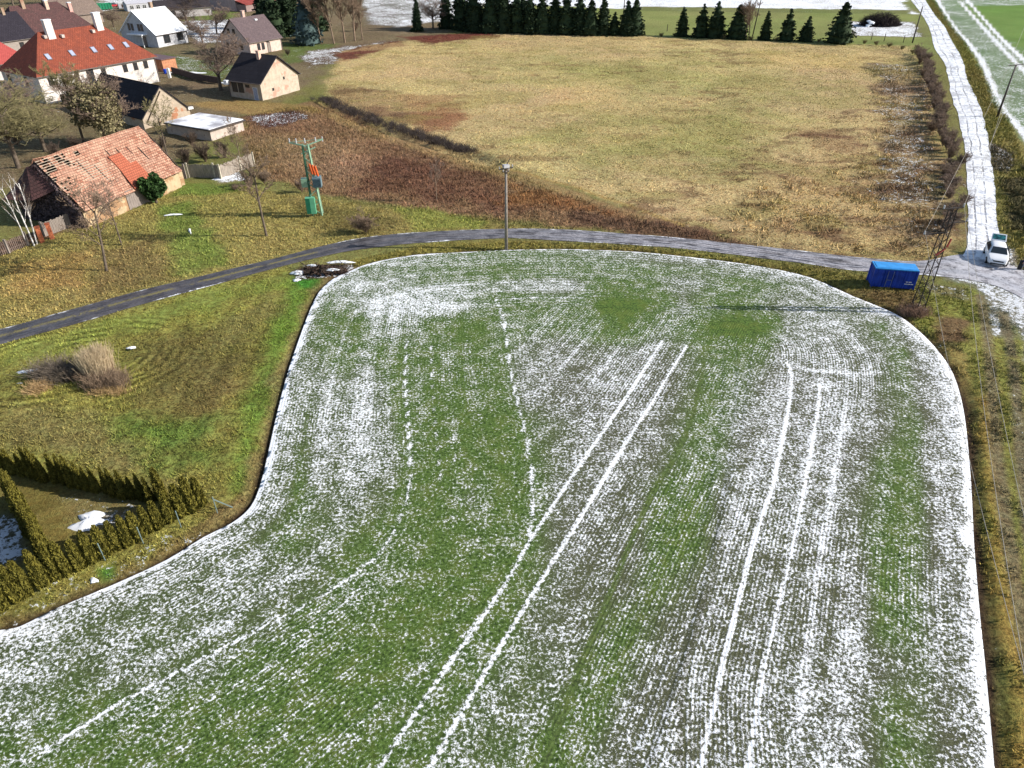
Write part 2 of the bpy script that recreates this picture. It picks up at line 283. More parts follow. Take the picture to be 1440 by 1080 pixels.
# (polygon, colour, softness m, ragged m, snow, tuft)
MEADOW = [(480, 72), (560, 58), (690, 42), (800, 46), (900, 50), (1100, 60), (1285, 64), (1302, 110), (1312, 160), (1322, 240), (1330, 320), (1340, 372), (1200, 366), (1080, 350), (1030, 335), (960, 318), (880, 290), (800, 262), (720, 238), (640, 215), (560, 190), (500, 165), (455, 135), (465, 100)]
Z = [
 # everything beyond: village and far land
 ([(-900, -133+40), (2400, -93), (2400, 75), (-900, 75)], S(128, 134, 78), 8, 10, .0, .5),
 ([(-500, -60), (640, -60), (640, 70), (480, 76), (440, 120), (340, 170), (240, 240), (-300, 300)], S(124, 110, 86), 3, 4, .14, .9),
 ([(270, 0), (330, 4), (330, 30), (300, 45), (255, 38)], S(112, 130, 62), 1.5, 2, .05, .5),
 ([(230, 75), (330, 92), (312, 116), (245, 108)], S(98, 112, 58), 1, 1, .35, .5),
 ([(250, 30), (330, 26), (330, 60), (270, 62)], S(110, 98, 84), 2, 3, .58, .7),
 ([(395, 60), (470, 62), (440, 84), (400, 90)], S(104, 120, 62), 1.5, 2, .25, .6),
 ([(430, 72), (600, 52), (590, 66), (500, 84), (430, 95)], S(110, 92, 76), 1.5, 3, .5, .8),
 ([(150, -40), (360, -50), (360, -2), (200, 2), (130, 20)], S(140, 130, 110), 3, 4, .6, .6),
 ([(505, -8), (700, -14), (660, 26), (560, 38), (520, 34)], S(120, 116, 112), 2, 2, .52, .6),
 # fields beyond the spruce row
 ([(860, 12), (1290, 18), (1296, 64), (640, 44), (700, 8)], S(138, 146, 84), 1, 2, 0, .3),
 ([(500, -60), (1285, -60), (1272, 6), (1290, 20), (860, 12), (640, 2)], S(190, 194, 196), 1, 1.5, .7, .5),
 ([(900, 9), (1280, 14), (1280, 20), (900, 15)], S(120, 128, 74), .8, 1, .2, .3),
 ([(1180, 30), (1285, 30), (1300, 52), (1200, 50)], S(120, 110, 90), 1.5, 2, .62, .6),
 # yellow meadow
 (MEADOW, S(184, 162, 118), 1.2, 2.2, .0, .85),
 ([(700, 75), (1100, 80), (1180, 130), (900, 150), (700, 120)], S(172, 158, 108), 8, 8, 0, .8),
 ([(760, 118), (880, 125), (850, 160), (770, 155)], S(188, 165, 115), 3, 4, 0, .7),
 ([(900, 180), (990, 180), (980, 212), (910, 210)], S(196, 172, 122), 2, 3, 0, .7),
 ([(1060, 70), (1240, 80), (1200, 98), (1060, 90)], S(190, 165, 110), 5, 5, 0, .8),
 ([(860, 150), (1060, 150), (1080, 230), (840, 225), (700, 200)], S(162, 150, 98), 6, 6, 0, .8),
 ([(1080, 250), (1290, 200), (1320, 370), (1150, 355), (1000, 320)], S(172, 146, 102), 5, 6, .02, .95),
 ([(1225, 90), (1300, 90), (1330, 340), (1270, 345), (1225, 250), (1245, 170)], S(132, 112, 86), 2, 5, .36, 1),
 ([(560, 52), (690, 44), (700, 52), (600, 62)], S(112, 60, 52), 1.5, 3, .05, .8),
 ([(470, 74), (560, 58), (570, 64), (480, 86)], S(112, 66, 56), 1, 2, .05, .8),
 ([(1130, 180), (1200, 190), (1190, 215), (1140, 205)], S(130, 96, 74), 1.5, 3, .1, 1),
 ([(545, 132), (640, 135), (652, 160), (640, 185), (590, 180), (540, 155)], S(146, 104, 76), 1.2, 2, 0, .8),
 ([(470, 120), (560, 128), (580, 170), (520, 165), (468, 140)], S(128, 100, 76), 1.5, 2, .1, .9),
 ([(1110, 300), (1180, 305), (1160, 330), (1090, 325)], S(110, 72, 60), 1.5, 3, .02, .9),
 # ditch and brown weeds south of the meadow
 ([(340, 165), (400, 150), (460, 135), (560, 190), (640, 216), (720, 240), (860, 290), (960, 320), (1040, 338), (1080, 350), (960, 333), (815, 318), (700, 312), (600, 296), (500, 282), (440, 270), (370, 250), (345, 215)], S(144, 114, 86), 1, 1.5, .04, 1),
 ([(360, 185), (480, 200), (540, 235), (470, 250), (390, 235)], S(158, 128, 100), 2, 3, .02, 1),
 ([(540, 215), (700, 250), (740, 300), (600, 285), (500, 265)], S(122, 88, 70), 2, 3, .03, 1),
 ([(720, 255), (860, 290), (900, 305), (800, 300), (720, 285)], S(146, 104, 66), 1.5, 3, .02, 1),
 ([(800, 295), (960, 318), (1060, 345), (930, 338), (820, 315)], S(112, 86, 68), 1, 2, .05, 1),
 ([(470, 155), (560, 192), (640, 218), (760, 252), (900, 302), (905, 308), (760, 264), (640, 230), (540, 196), (460, 166)], S(158, 132, 92), .6, .6, 0, .6),
 ([(345, 165), (410, 152), (430, 165), (400, 178), (360, 180)], S(96, 64, 56), 1, 1.5, .5, 1),
 ([(262, 145), (340, 140), (440, 150), (460, 160), (420, 155), (345, 160)], S(158, 130, 82), 1, 1.2, 0, .9),
 # upper-left meadow
 ([(-300, 380), (0, 345), (100, 320), (200, 290), (255, 258), (350, 262), (440, 275), (520, 287), (620, 300), (720, 318), (815, 322), (600, 327), (458, 348), (300, 386), (0, 465), (-300, 545)], S(146, 134, 76), .8, 1, .01, .95),
 ([(255, 255), (330, 262), (345, 270), (240, 275)], S(114, 128, 58), .6, 1, 0, .7),
 ([(225, 290), (265, 285), (310, 340), (330, 372), (260, 385), (235, 350)], S(118, 130, 60), 1, 1.2, 0, .8),
 ([(560, 292), (700, 308), (680, 322), (580, 325)], S(138, 144, 66), .8, 1, 0, .7),
 ([(120, 350), (230, 330), (240, 390), (120, 410)], S(128, 112, 70), 2, 2.5, .01, 1),
 ([(0, 370), (120, 350), (110, 400), (0, 420)], S(156, 130, 76), 1.5, 2, .01, 1),
 ([(400, 280), (470, 290), (560, 305), (540, 330), (480, 325)], S(118, 108, 62), 1.5, 2, .01, 1),
 ([(300, 245), (340, 240), (345, 252), (310, 258)], S(150, 140, 120), .5, .7, .62, .6),
 ([(-120, 345), (0, 340), (90, 318), (80, 330), (0, 356), (-120, 365)], S(116, 84, 62), .6, .8, 0, .9),
 # lower-left meadow
 ([(-300, 580), (0, 482), (200, 428), (300, 400), (400, 376), (440, 385), (452, 398), (430, 440), (400, 520), (370, 640), (350, 706), (285, 752), (0, 880), (-300, 1000)], S(140, 136, 64), .5, .8, 0, 1.12),
 ([(0, 490), (300, 404), (420, 382), (430, 392), (300, 430), (0, 520)], S(132, 140, 64), .8, 1, 0, .7),
 ([(400, 390), (440, 392), (432, 430), (400, 500), (370, 600), (350, 690), (315, 700), (350, 560), (380, 450)], S(110, 138, 50), 1, .8, 0, .95),
 ([(180, 470), (330, 470), (330, 560), (260, 600), (190, 560)], S(118, 110, 60), 2, 2.5, .0, 1.15),
 ([(300, 440), (380, 420), (370, 470), (300, 490)], S(134, 126, 72), 1.5, 2, .0, .9),
 ([(0, 565), (120, 575), (200, 620), (230, 680), (100, 640), (0, 620)], S(136, 128, 74), 1.2, 1.5, 0, 1),
 ([(180, 590), (300, 590), (300, 660), (220, 660)], S(102, 126, 50), 1.5, 2, 0, 1.1),
 ([(410, 388), (450, 388), (444, 406), (425, 404)], S(74, 140, 48), .4, .4, .0, .5),
 ([(135, 800), (160, 795), (160, 815), (140, 818)], S(92, 140, 50), .3, .3, 0, .5),
 # garden behind the hedges
 ([(-300, 560), (0, 655), (215, 705), (285, 715), (0, 850), (-300, 960)], S(134, 120, 62), .4, .5, .05, .45),
 ([(100, 680), (200, 700), (190, 730), (110, 740), (60, 700)], S(140, 128, 80), .8, 1, .36, .5),
 ([(-60, 720), (40, 730), (45, 790), (-60, 800)], S(130, 126, 110), .6, .8, .6, .5),
 ([(150, 722), (178, 722), (160, 745), (125, 740)], S(150, 140, 120), .3, .4, .55, .5),
 # strip between road and field
 ([(470, 372), (600, 344), (700, 338), (820, 342), (960, 352), (1120, 372), (1225, 388), (1300, 395), (1290, 460), (1200, 415), (1140, 389), (1020, 366), (900, 353), (700, 351), (560, 361), (480, 385)], S(138, 128, 64), .4, .5, .01, .95),
 ([(1180, 404), (1290, 412), (1300, 465), (1240, 428)], S(126, 104, 68), .8, 1, .08, 1),
 ([(408, 382), (440, 372), (500, 370), (495, 380), (450, 392), (415, 390)], S(80, 62, 50), .5, .8, .5, 1),
 # right-hand verge and farm lane
 ([(1290, 400), (1385, 405), (1445, 450), (1500, 700), (1600, 1200), (1405, 1200), (1387, 945), (1366, 680), (1356, 580), (1318, 491), (1290, 463)], S(140, 138, 64), .5, .7, .05, .95),
 ([(1310, 480), (1345, 480), (1372, 580), (1392, 800), (1420, 1100), (1400, 1100), (1372, 800), (1362, 620), (1340, 520)], S(118, 108, 64), .5, .7, .2, 1),
 ([(1375, 560), (1392, 560), (1412, 720), (1440, 900), (1480, 1100), (1430, 1100), (1400, 850), (1384, 680)], S(168, 142, 66), .5, .6, .03, .85),
 ([(1335, 490), (1356, 500), (1366, 560), (1362, 575), (1345, 530)], S(170, 150, 84), .3, .4, 0, .7),
 ([(1310, 440), (1365, 450), (1362, 480), (1320, 480)], S(122, 96, 70), .5, .8, .1, 1),
 ([(1300, 398), (1370, 402), (1360, 420), (1300, 412)], S(140, 130, 90), .4, .6, .4, .8),
 ([(1382, 350), (1425, 350), (1445, 395), (1700, 420), (1700, 1000), (1500, 1000), (1452, 560), (1436, 470), (1400, 430), (1370, 398), (1330, 392), (1310, 372), (1352, 360)], S(150, 148, 146), .5, .6, .55, .6),
 ([(1382, 415), (1412, 412), (1420, 470), (1396, 470)], S(150, 146, 140), .6, .6, .5, .6),
 # strip on the right of the snowy track
 ([(1302, 0), (1313, 0), (1333, 33), (1358, 62), (1377, 90), (1400, 147), (1417, 168), (1440, 202), (1500, 260), (1600, 400), (1445, 395), (1420, 350), (1404, 320), (1399, 260), (1382, 160), (1360, 113), (1339, 58)], S(140, 130, 68), .5, .8, .12, .9),
 ([(1388, 200), (1425, 215), (1420, 245), (1398, 240)], S(100, 90, 70), .5, .8, .42, 1),
 ([(1410, 250), (1460, 250), (1470, 330), (1415, 320)], S(92, 84, 58), .8, 1, .05, 1),
 # field to the right of the track
 ([(1313, 0), (1333, 33), (1358, 62), (1377, 90), (1400, 147), (1417, 168), (1440, 202), (1500, 260), (2400, 300), (2400, -60), (1290, -60), (1300, -20)], S(120, 148, 112), .7, .5, .42, .35),
 ([(1350, 8), (2400, 2), (2400, 130), (1500, 110), (1440, 78), (1400, 45)], S(112, 146, 68), 3, 2, .12, .3),
 ([(1325, -4), (2400, -4), (2400, -60), (1290, -60)], S(170, 150, 110), 1, 1, 0, .3),
]
RUTS = [([(1378, 415), (1388, 470), (1393, 530), (1398, 600), (1410, 700), (1425, 800), (1440, 880), (1480, 1080)], .6, S(138, 126, 102), .14),
        ([(1410, 440), (1422, 490), (1429, 560), (1436, 640), (1450, 760), (1475, 900), (1520, 1080)], .6, S(134, 124, 104), .2),
        ([(1318, 0), (1338, 33), (1363, 62), (1383, 90), (1406, 147), (1425, 170), (1450, 202)], .8, S(220, 220, 220), .8),
        ([(1360, 0), (1400, 45), (1440, 84), (1500, 140)], .8, S(220, 225, 220), .8),
        ([(1350, 2), (1386, 42), (1425, 84), (1500, 160)], .8, S(220, 225, 220), .75),
        ([(600, 150), (700, 172), (820, 200)], .01, S(150, 130, 90), 0),
        ([(560, 192), (700, 232), (830, 270), (960, 316)], .5, S(176, 150, 102), 0)]
def ground_grid(y0, y1, slope, off, ncol, f, st):
    ys = [y0]
    while ys[-1] < y1: ys.append(ys[-1]+max(st, f*ys[-1]))
    ys = np.array(ys); s = np.linspace(-1, 1, ncol)
    X = s[None, :]*(ys[:, None]*slope+off); Y = np.repeat(ys[:, None], ncol, 1); return X, Y
def grid_faces(nr, nc):
    i = np.arange(nr*nc).reshape(nr, nc); return np.stack([i[:-1, :-1], i[:-1, 1:], i[1:, 1:], i[1:, :-1]], -1).reshape(-1, 4)
GX, GY = ground_grid(-12, 430, 1.0, 34, 620, .006, .3); nr, nc = GX.shape
x, y = GX.ravel(), GY.ravel(); N = len(x)
C = np.tile(S(128, 126, 72), (N, 1)); SN = np.zeros(N)+.03; TU = np.full(N, .7)
nA, nB, nC = fbm(x, y, 7, 5, 1), fbm(x, y, 2.2, 4, 2), fbm(x, y, 20, 4, 3)
for k, (pl, c, soft, rag, sn, tf) in enumerate(Z):
    pw = PA([(u, max(v, -62)) for u, v in pl])
    bb = (x > pw[:, 0].min()-12) & (x < pw[:, 0].max()+12) & (y > pw[:, 1].min()-12) & (y < pw[:, 1].max()+12)
    xx, yy = x[bb], y[bb]
    if len(xx) == 0: continue
    d = sdf(pw, xx, yy)+((fbm(xx, yy, 5, 4, 5+k)-.5)*1.6+(fbm(xx, yy, 1.3, 3, 6+k)-.5))*rag*1.3
    wgt = sstep(soft*.9, -soft*.9, d)
    C[bb] = C[bb]*(1-wgt[:, None])+c*wgt[:, None]; SN[bb] = SN[bb]*(1-wgt)+sn*wgt; TU[bb] = TU[bb]*(1-wgt)+tf*wgt
# natural large-scale wandering of the plant cover
gm = C.mean(1, keepdims=True); C = gm+(C-gm)*.86
C *= (.84+.42*nA)[:, None]
g = (nC-.5)*.55+(nB-.5)*.25; C *= np.stack([1-g*.35, 1+g*.12, 1-g*.5], 1)
SN = np.where(SN > .015, np.clip(SN+(nB-.5)*.35*(SN > .05)+(nA-.5)*.3*(SN > .05), 0, 1), 0)
q_ = sstep(.5, .64, fbm(x, y*1.6, 13, 4, 62))*(sdf(PA(MEADOW), x, y) < -1)*.4; C = C*(1-q_[:, None])+S(204, 180, 138)*q_[:, None]
q_ = sstep(.54, .64, fbm(x, y*1.6, 8, 4, 63))*(sdf(PA(MEADOW), x, y) < -1)*.4; C = C*(1-q_[:, None])+S(146, 138, 88)*q_[:, None]
fl = sstep(.60, .68, fbm(x, y*1.9, 4.5, 4, 60))*sstep(.45, .6, nC)*(sdf(PA(MEADOW), x, y) < -1); C = C*(1-.5*fl[:, None])+S(120, 92, 72)*.5*fl[:, None]
fl = sstep(.56, .66, fbm(x, y, 2.4, 4, 61))*(y < 66)*(x < 0)*.22; C = C*(1-fl[:, None])+S(98, 88, 50)*fl[:, None]
for pl, wd, c, sn in RUTS:
    d = sdf(smooth_line(PA(pl), 4), x, y, False); wgt = sstep(wd, wd*.3, d)*.95*sstep(.2, .45, nB+.15)
    C = C*(1-wgt[:, None])+c*wgt[:, None]; SN = SN*(1-wgt)+sn*wgt
C *= (1+.15*sstep(1.5, -1.5, sdf(PA(MEADOW), x, y)))[:, None]*np.array([1.0, 1.0, .97]); C *= (1+.12*sstep(2, -2, x)*(y < 90))[:, None]*np.array([1, 1.02, .96])
# mowing rings round the reed clump
rc = PA([(60, 515), (150, 500)]); dr = sdf(rc, x, y, False)
ring = np.where((dr > 2.6) & (dr < 8.5), np.cos(dr*2*pi/.85), 0)*sstep(8.5, 5, dr)*(x > rc[0, 0]-9)
C *= (1+.6*ring*sstep(.35, .6, nB+.1*nA))[:, None]
# mower lines in the lower-left meadow and wheel lines on the verge
dF = sdf(FIELD, x, y); dR = sdf(ROADP, x, y); dT = sdf(TRKP, x, y)
left = (x < 0)
lin = np.where((dF > .6) & (dF < 9) & left & (y > 20) & (y < 66), np.cos(dF*2*pi/1.9)*.10, 0); C *= (1+lin)[:, None]
# soil lip along the ploughed edge; soil painted darker for the verge lip's shadow
wgt = sstep(.55, .15, dF+(nB-.5)*.5)*(dF > -1); wl = sstep(1.2, .5, dF+(nB-.5)*2.0+(nA-.5)*1.2)*left*(y < 64)
cs = S(70, 56, 44); C = C*(1-wl[:, None]*.5)+S(140, 116, 90)*wl[:, None]*.5
C = C*(1-wgt[:, None])+cs*wgt[:, None]; SN = SN*(1-wgt)
low = sstep(3, -.5, dF)*(x < 0)*(y < 33); fl = sstep(.55, .66, fbm(x, y*2.2, 3.2, 4, 64))*(sdf(PA([(1020, 240), (1290, 120), (1330, 370), (1000, 330), (900, 290)]), x, y) < 2)*.55; C = C*(1-fl[:, None])+S(112, 82, 66)*fl[:, None]
SN = np.where((dF > .3) & (dF < 1.8) & (x < -9) & (y < 28.5), np.maximum(SN, .34), SN)
# relief: hummocks in rough grass, level under field and roads, shallow ditch below the meadow
lev = sstep(.2, 1.6, dF)*sstep(.2, 1.2, dR)*sstep(.2, 1.2, dT)
zz = ((fbm(x, y, 6, 4, 40)-.5)*.5+(fbm(x, y, 1.3, 3, 41)-.5)*.28)*lev*TU
dd = sdf(smooth_line(PA([(455, 140), (500, 163), (560, 185), (640, 210), (690, 226)]), 4), x, y, False)
zz -= 1.0*sstep(2.6, .3, dd)
zz -= .16*sstep(.9, .35, dF)*sstep(-.3, .15, dF)          # furrow along the field edge
inner = (dF < -.2) | (dR < -.3) | (dT < -.3); zz = np.where(inner, -.12, zz); zz -= .02
me = npmesh('ground', np.stack([x, y, zz], 1), grid_faces(nr, nc), True)
attr(me, 'col', np.clip(C, 0, 1)); attr(me, 'snow', SN); attr(me, 'tuft', TU)
GM = ground_material(); tag(link('ground', me, GM), kind='structure')
# far land out to the horizon
X2, Y2 = ground_grid(430, 5200, 1.6, 300, 60, .12, 30); X2[0] = np.clip(X2[0], -980, 980)
xx, yy = X2.ravel(), Y2.ravel(); me = npmesh('far_land', np.stack([xx, yy, np.full(len(xx), -.3)], 1), grid_faces(*X2.shape))
nn = fbm(xx, yy, 300, 3, 8)[:, None]; attr(me, 'col', S(120, 130, 80)*nn+S(150, 140, 110)*(1-nn)); attr(me, 'snow', fbm(xx, yy, 400, 2, 9)*.8); attr(me, 'tuft', np.full(len(xx), .3))
tag(link('distant_land', me, GM), kind='structure')

def ribbon_mesh(name, a, b, m, z, nacross, extra=None, jit=.12):
    n = len(a); t = np.linspace(0, 1, nacross)
    c = (a+b)/2; L = np.concatenate([[0], np.cumsum(np.hypot(*np.diff(c, axis=0).T))])
    V = a[:, None]*(1-t)[None, :, None]+b[:, None]*t[None, :, None]
    dirn = (b-a)/np.hypot(*(b-a).T)[:, None]
    j = (fbm(L, L*0, 4, 4, 12)-.5)*jit*2; V[:, 0] += dirn*j[:, None]; j = (fbm(L, L*0, 4, 4, 13)-.5)*jit*2; V[:, -1] += dirn*j[:, None]
    zc = z+.05*(1-(2*t-1)**2)
    V3 = np.concatenate([V, np.broadcast_to(zc[None, :, None], (n, nacross, 1))], 2).reshape(-1, 3)
    me = npmesh(name, V3, grid_faces(n, nacross), True)
    uv = me.uv_layers.new(name='UVMap'); vi = np.zeros(len(me.loops), np.int32); me.loops.foreach_get('vertex_index', vi)
    U = np.stack([np.tile(t, n), np.repeat(L, nacross)], 1).astype(np.float32); uv.data.foreach_set('uv', U[vi].ravel())
    if extra: extra(me, V3)
    o = link(name, me, m); tag(o, kind='structure'); return o
def road_extra(me, V):
    u, v = proj(V[:, 0], V[:, 1]); attr(me, 'ice', sstep(420, 1000, u)*.9+.1); attr(me, 'mid', sstep(480, 430, u)); attr(me, 'slush', sstep(1230, 1400, u))
ribbon_mesh('road', *[smooth_line(q, 3) for q in (ru, rl)], road_material(), .012, 9, road_extra)
ribbon_mesh('track', *[smooth_line(q, 3) for q in (tl, tr_)], track_material(), .022, 9, jit=.3)

# ------------------------------------------------------------------ the sown field
DN = {360: [(540, .7), (560, .7), (640, .5), (700, .4), (800, .42), (900, .5), (1000, .7), (1050, .75)],
 380: [(480, .75), (520, .55), (600, .4), (700, .2), (800, .3), (900, .38), (1000, .42), (1100, .6), (1150, .7)],
 400: [(480, .68), (540, .7), (600, .6), (680, .55), (750, .6), (800, .62), (850, .22), (900, .3), (960, .55), (1040, .3), (1100, .45), (1160, .6), (1200, .8)],
 430: [(450, .6), (480, .4), (520, .8), (560, .88), (600, .8), (650, .62), (700, .22), (750, .2), (800, .3), (850, .05), (900, .06), (930, .2), (960, .5), (1000, .3), (1040, .15), (1080, .5), (1120, .6), (1160, .5), (1200, .55), (1240, .8)],
 460: [(430, .6), (470, .35), (500, .22), (530, .6), (580, .6), (620, .25), (680, .1), (710, .35), (760, .4), (800, .38), (850, .2), (880, .08), (920, .42), (960, .38), (1000, .08), (1040, .02), (1080, .1), (1110, .6), (1160, .75), (1200, .6), (1240, .38), (1280, .75)],
 500: [(420, .65), (450, .5), (480, .3), (510, .5), (550, .32), (580, .38), (620, .28), (660, .22), (700, .35), (740, .6), (780, .6), (820, .55), (880, .55), (930, .55), (980, .4), (1020, .3), (1070, .35), (1110, .6), (1160, .7), (1200, .65), (1240, .5), (1270, .32), (1300, .75), (1330, .82)],
 550: [(410, .65), (440, .55), (480, .6), (520, .72), (550, .4), (600, .28), (640, .2), (680, .4), (700, .25), (740, .6), (800, .55), (850, .6), (900, .62), (950, .5), (1000, .3), (1050, .4), (1080, .6), (1150, .7), (1200, .65), (1240, .45), (1280, .38), (1310, .7), (1340, .82)],
 600: [(395, .7), (430, .5), (470, .65), (520, .78), (550, .5), (600, .2), (650, .16), (700, .16), (745, .38), (800, .5), (860, .6), (920, .6), (970, .35), (1000, .22), (1050, .55), (1120, .65), (1180, .7), (1230, .6), (1265, .38), (1290, .32), (1320, .7), (1350, .82)],
 650: [(385, .65), (420, .45), (480, .7), (530, .78), (560, .5), (600, .16), (650, .14), (700, .16), (750, .38), (800, .5), (860, .6), (910, .55), (960, .33), (1000, .28), (1050, .6), (1120, .65), (1190, .7), (1240, .32), (1280, .26), (1310, .6), (1350, .78)],
 700: [(370, .72), (420, .4), (480, .55), (540, .5), (600, .16), (665, .5), (700, .16), (740, .22), (780, .5), (850, .6), (900, .5), (940, .25), (980, .16), (1020, .6), (1100, .6), (1170, .65), (1230, .38), (1260, .16), (1290, .28), (1320, .65), (1355, .78)],
 760: [(300, .8), (350, .6), (400, .38), (450, .48), (520, .42), (600, .2), (660, .25), (720, .2), (780, .5), (850, .6), (900, .5), (930, .18), (970, .22), (1020, .6), (1100, .6), (1180, .65), (1250, .2), (1290, .32), (1330, .65), (1360, .8)],
 820: [(180, .8), (250, .65), (330, .6), (400, .6), (450, .52), (520, .32), (600, .2), (680, .2), (740, .36), (800, .5), (880, .5), (920, .28), (980, .5), (1060, .55), (1130, .6), (1200, .65), (1245, .2), (1280, .32), (1320, .6), (1370, .82)],
 880: [(40, .82), (120, .62), (200, .5), (300, .58), (380, .52), (450, .3), (520, .22), (600, .16), (680, .22), (750, .5), (820, .5), (880, .28), (940, .5), (1020, .6), (1120, .6), (1200, .65), (1240, .3), (1280, .32), (1330, .6), (1375, .82)],
 940: [(20, .65), (100, .5), (200, .6), (300, .5), (380, .26), (450, .22), (550, .18), (620, .28), (700, .45), (800, .45), (860, .28), (930, .6), (1020, .6), (1120, .6), (1200, .7), (1250, .5), (1300, .42), (1350, .65)],
 1000: [(20, .55), (120, .4), (220, .42), (320, .26), (420, .26), (520, .22), (600, .4), (700, .5), (780, .4), (830, .25), (900, .6), (1000, .6), (1100, .65), (1180, .68), (1250, .32), (1300, .42), (1350, .65), (1385, .85)],
 1060: [(20, .4), (120, .28), (250, .26), (350, .28), (450, .28), (550, .3), (650, .5), (740, .4), (800, .2), (870, .6), (950, .6), (1050, .65), (1130, .7), (1200, .7), (1260, .28), (1310, .42), (1360, .7), (1390, .9)],
 1160: [(20, .35), (250, .3), (450, .3), (650, .5), (800, .25), (870, .6), (1130, .7), (1260, .3), (1360, .7)]}
st = .2; xs = np.arange(-64, 42, st); ys = np.arange(-6, 71.5, st); X, Y = np.meshgrid(xs, ys); nr, nc = X.shape
x, y = X.ravel().copy(), Y.ravel().copy(); d = sdf(FIELD, x, y)
# snap vertices lying close to the boundary onto it
Dg = d.reshape(nr, nc); gy_, gx_ = np.gradient(Dg, st); gl = np.maximum(.3, np.hypot(gx_, gy_)).ravel()
nearb = (d > -.25*st) & (d < 1.5*st); x = np.where(nearb, x-gx_.ravel()/gl*d, x); y = np.where(nearb, y-gy_.ravel()/gl*d, y)
ok = d < 1.5*st; F = grid_faces(nr, nc); F = F[ok[F].all(1)]
used = np.unique(F); remap = np.full(nr*nc, -1); remap[used] = np.arange(len(used)); F = remap[F]
x, y, d = x[used], y[used], np.where(nearb, 0, d)[used]; dep = -d
u, v = proj(x, np.maximum(y, 4)); u = np.clip(u, -700, 2000); v = np.minimum(v, 1170)
num = np.zeros(len(x)); den = np.zeros(len(x))+1e-9
rows_ = sorted(DN); 
for q in range(len(rows_)):                      # linear along each row, then between rows
    pass
rowv = np.stack([np.interp(u, [a for a, b in DN[r]], [b for a, b in DN[r]]) for r in rows_])
iv = np.interp(v, rows_, np.arange(len(rows_))); i0 = np.clip(np.floor(iv).astype(int), 0, len(rows_)-2); ft = iv-i0; ft = ft*ft*(3-2*ft)
ar = np.arange(len(x)); dens = rowv[i0, ar]*(1-ft)+rowv[i0+1, ar]*ft
n7, n2_ = fbm(x, y, 4, 4, 20), fbm(x, y, 1.1, 3, 21)
green = sstep(.56, .26, dens)*.9+.08+(n7-.5)*.4; green += .5*sstep(820, 640, u)+.35*sstep(540, 440, v)
pure = sstep(.14, .06, dens); dens += .09*sstep(.45, .25, dens); dens -= .45*pure; dens += (n7-.5)*.22+(n2_-.5)*.16
# white rim where snow lies in the edge furrow
sideband = np.where(u < 560, .42, np.where(u > 1220, .5, .15)); sideband = np.where((u < 330), .2, sideband)
rim = sstep(sideband*1.2, sideband*.4, dep+(n2_-.5)*.9); dens = dens+rim*np.maximum(0, 1.25-dens)
LINES = [([(932, 478), (905, 520), (880, 560), (834, 627), (792, 689), (748, 756), (700, 838), (620, 950), (532, 1082), (480, 1170)], .17, 1),
 ([(965, 487), (945, 520), (921, 560), (886, 614), (840, 689), (786, 777), (740, 850), (680, 950), (603, 1082), (550, 1170)], .19, 1),
 ([(1108, 512), (1113, 530), (1111, 560), (1100, 620), (1085, 690), (1070, 730), (1050, 800), (1020, 920), (985, 1082), (965, 1170)], .21, 1),
 ([(1153, 540), (1148, 590), (1130, 690), (1112, 780), (1093, 860), (1070, 960), (1052, 1082), (1040, 1170)], .15, 1),
 ([(697, 420), (708, 450), (714, 490), (722, 540), (737, 600), (745, 650), (750, 690), (748, 730), (740, 770), (722, 800)], .14, .7), ([(722, 800), (690, 850), (640, 905), (560, 965), (500, 1020)], .12, .4),
 ([(572, 478), (570, 520), (571, 560), (575, 610), (577, 650), (574, 690), (562, 730), (540, 770), (515, 795), (440, 845), (345, 895), (250, 945), (150, 1000), (60, 1060)], .13, .8),
 ([(606, 480), (607, 530), (611, 580), (616, 640), (620, 680)], .1, .7),
 ([(638, 600), (640, 650), (638, 700)], .08, .5),
 ([(495, 862), (430, 905), (330, 965), (240, 1015), (120, 1082)], .08, .55),
 ([(820, 418), (760, 418), (720, 420)], .14, .7), ([(1132, 519), (1165, 523), (1200, 526), (1240, 524)], .45, .3),
 ([(845, 418), (780, 395), (700, 398)], .1, .3), ([(1190, 560), (1180, 640), (1160, 760), (1140, 900), (1110, 1082)], .5, .14),
 ([(640, 405), (560, 415), (500, 440), (470, 520), (455, 600), (440, 680)], .3, .22)]
trk = np.zeros(len(x)); 
for pl, wd, am in LINES:
    dl = sdf(smooth_line(PA(pl), 5), x, y, False); wv_ = wd*(1+.5*(n2_-.5)); wv_ = wv_*.46; trk = np.maximum(trk, sstep(wv_*1.7, wv_*.1, dl)*am*(.75+.5*n7))
gl_ = sdf(smooth_line(PA([(990, 510), (975, 580), (945, 650), (918, 690), (880, 780), (840, 880), (800, 980), (765, 1082)]), 4), x, y, False)
wq = sstep(.2, .08, gl_); dens = dens*(1-wq*.85); green = green*(1-wq)+.7*wq
# drill rows: headland rows follow the edge, inner rows run with the tramlines
A = np.array(P(921, 560)); B = np.array(P(603, 1082)); e = (B-A)/np.hypot(*(B-A)); rin = (x-A[0])*e[1]-(y-A[1])*e[0]
head = sstep(13.5, 12.5, dep+(n7-.5)*.5); isin = (u > 742-(v-700).clip(0)*.55) & (u < 1235) & (dep > 12.5)
rowc = np.where(isin, rin, dep)
srow = fbm(rowc, x*.04+y*.04, .75, 3, 33); dens = dens+(srow-.5)*.42*sstep(.1, .3, dens)*sstep(1.2, .9, dens); dens = np.clip(dens, -.5, 1.3); rows_amp = .3+1.15*sstep(.42, .68, fbm(x, y, 9, 3, 30))+.6*sstep(430, 480, 1500-u-v)*0
zf = .012*0+.01+(n2_-.5)*.03*sstep(0, .5, dep)-.05*sstep(.5, .0, dep)
me = npmesh('field', np.stack([x, y, zf], 1), F, True)
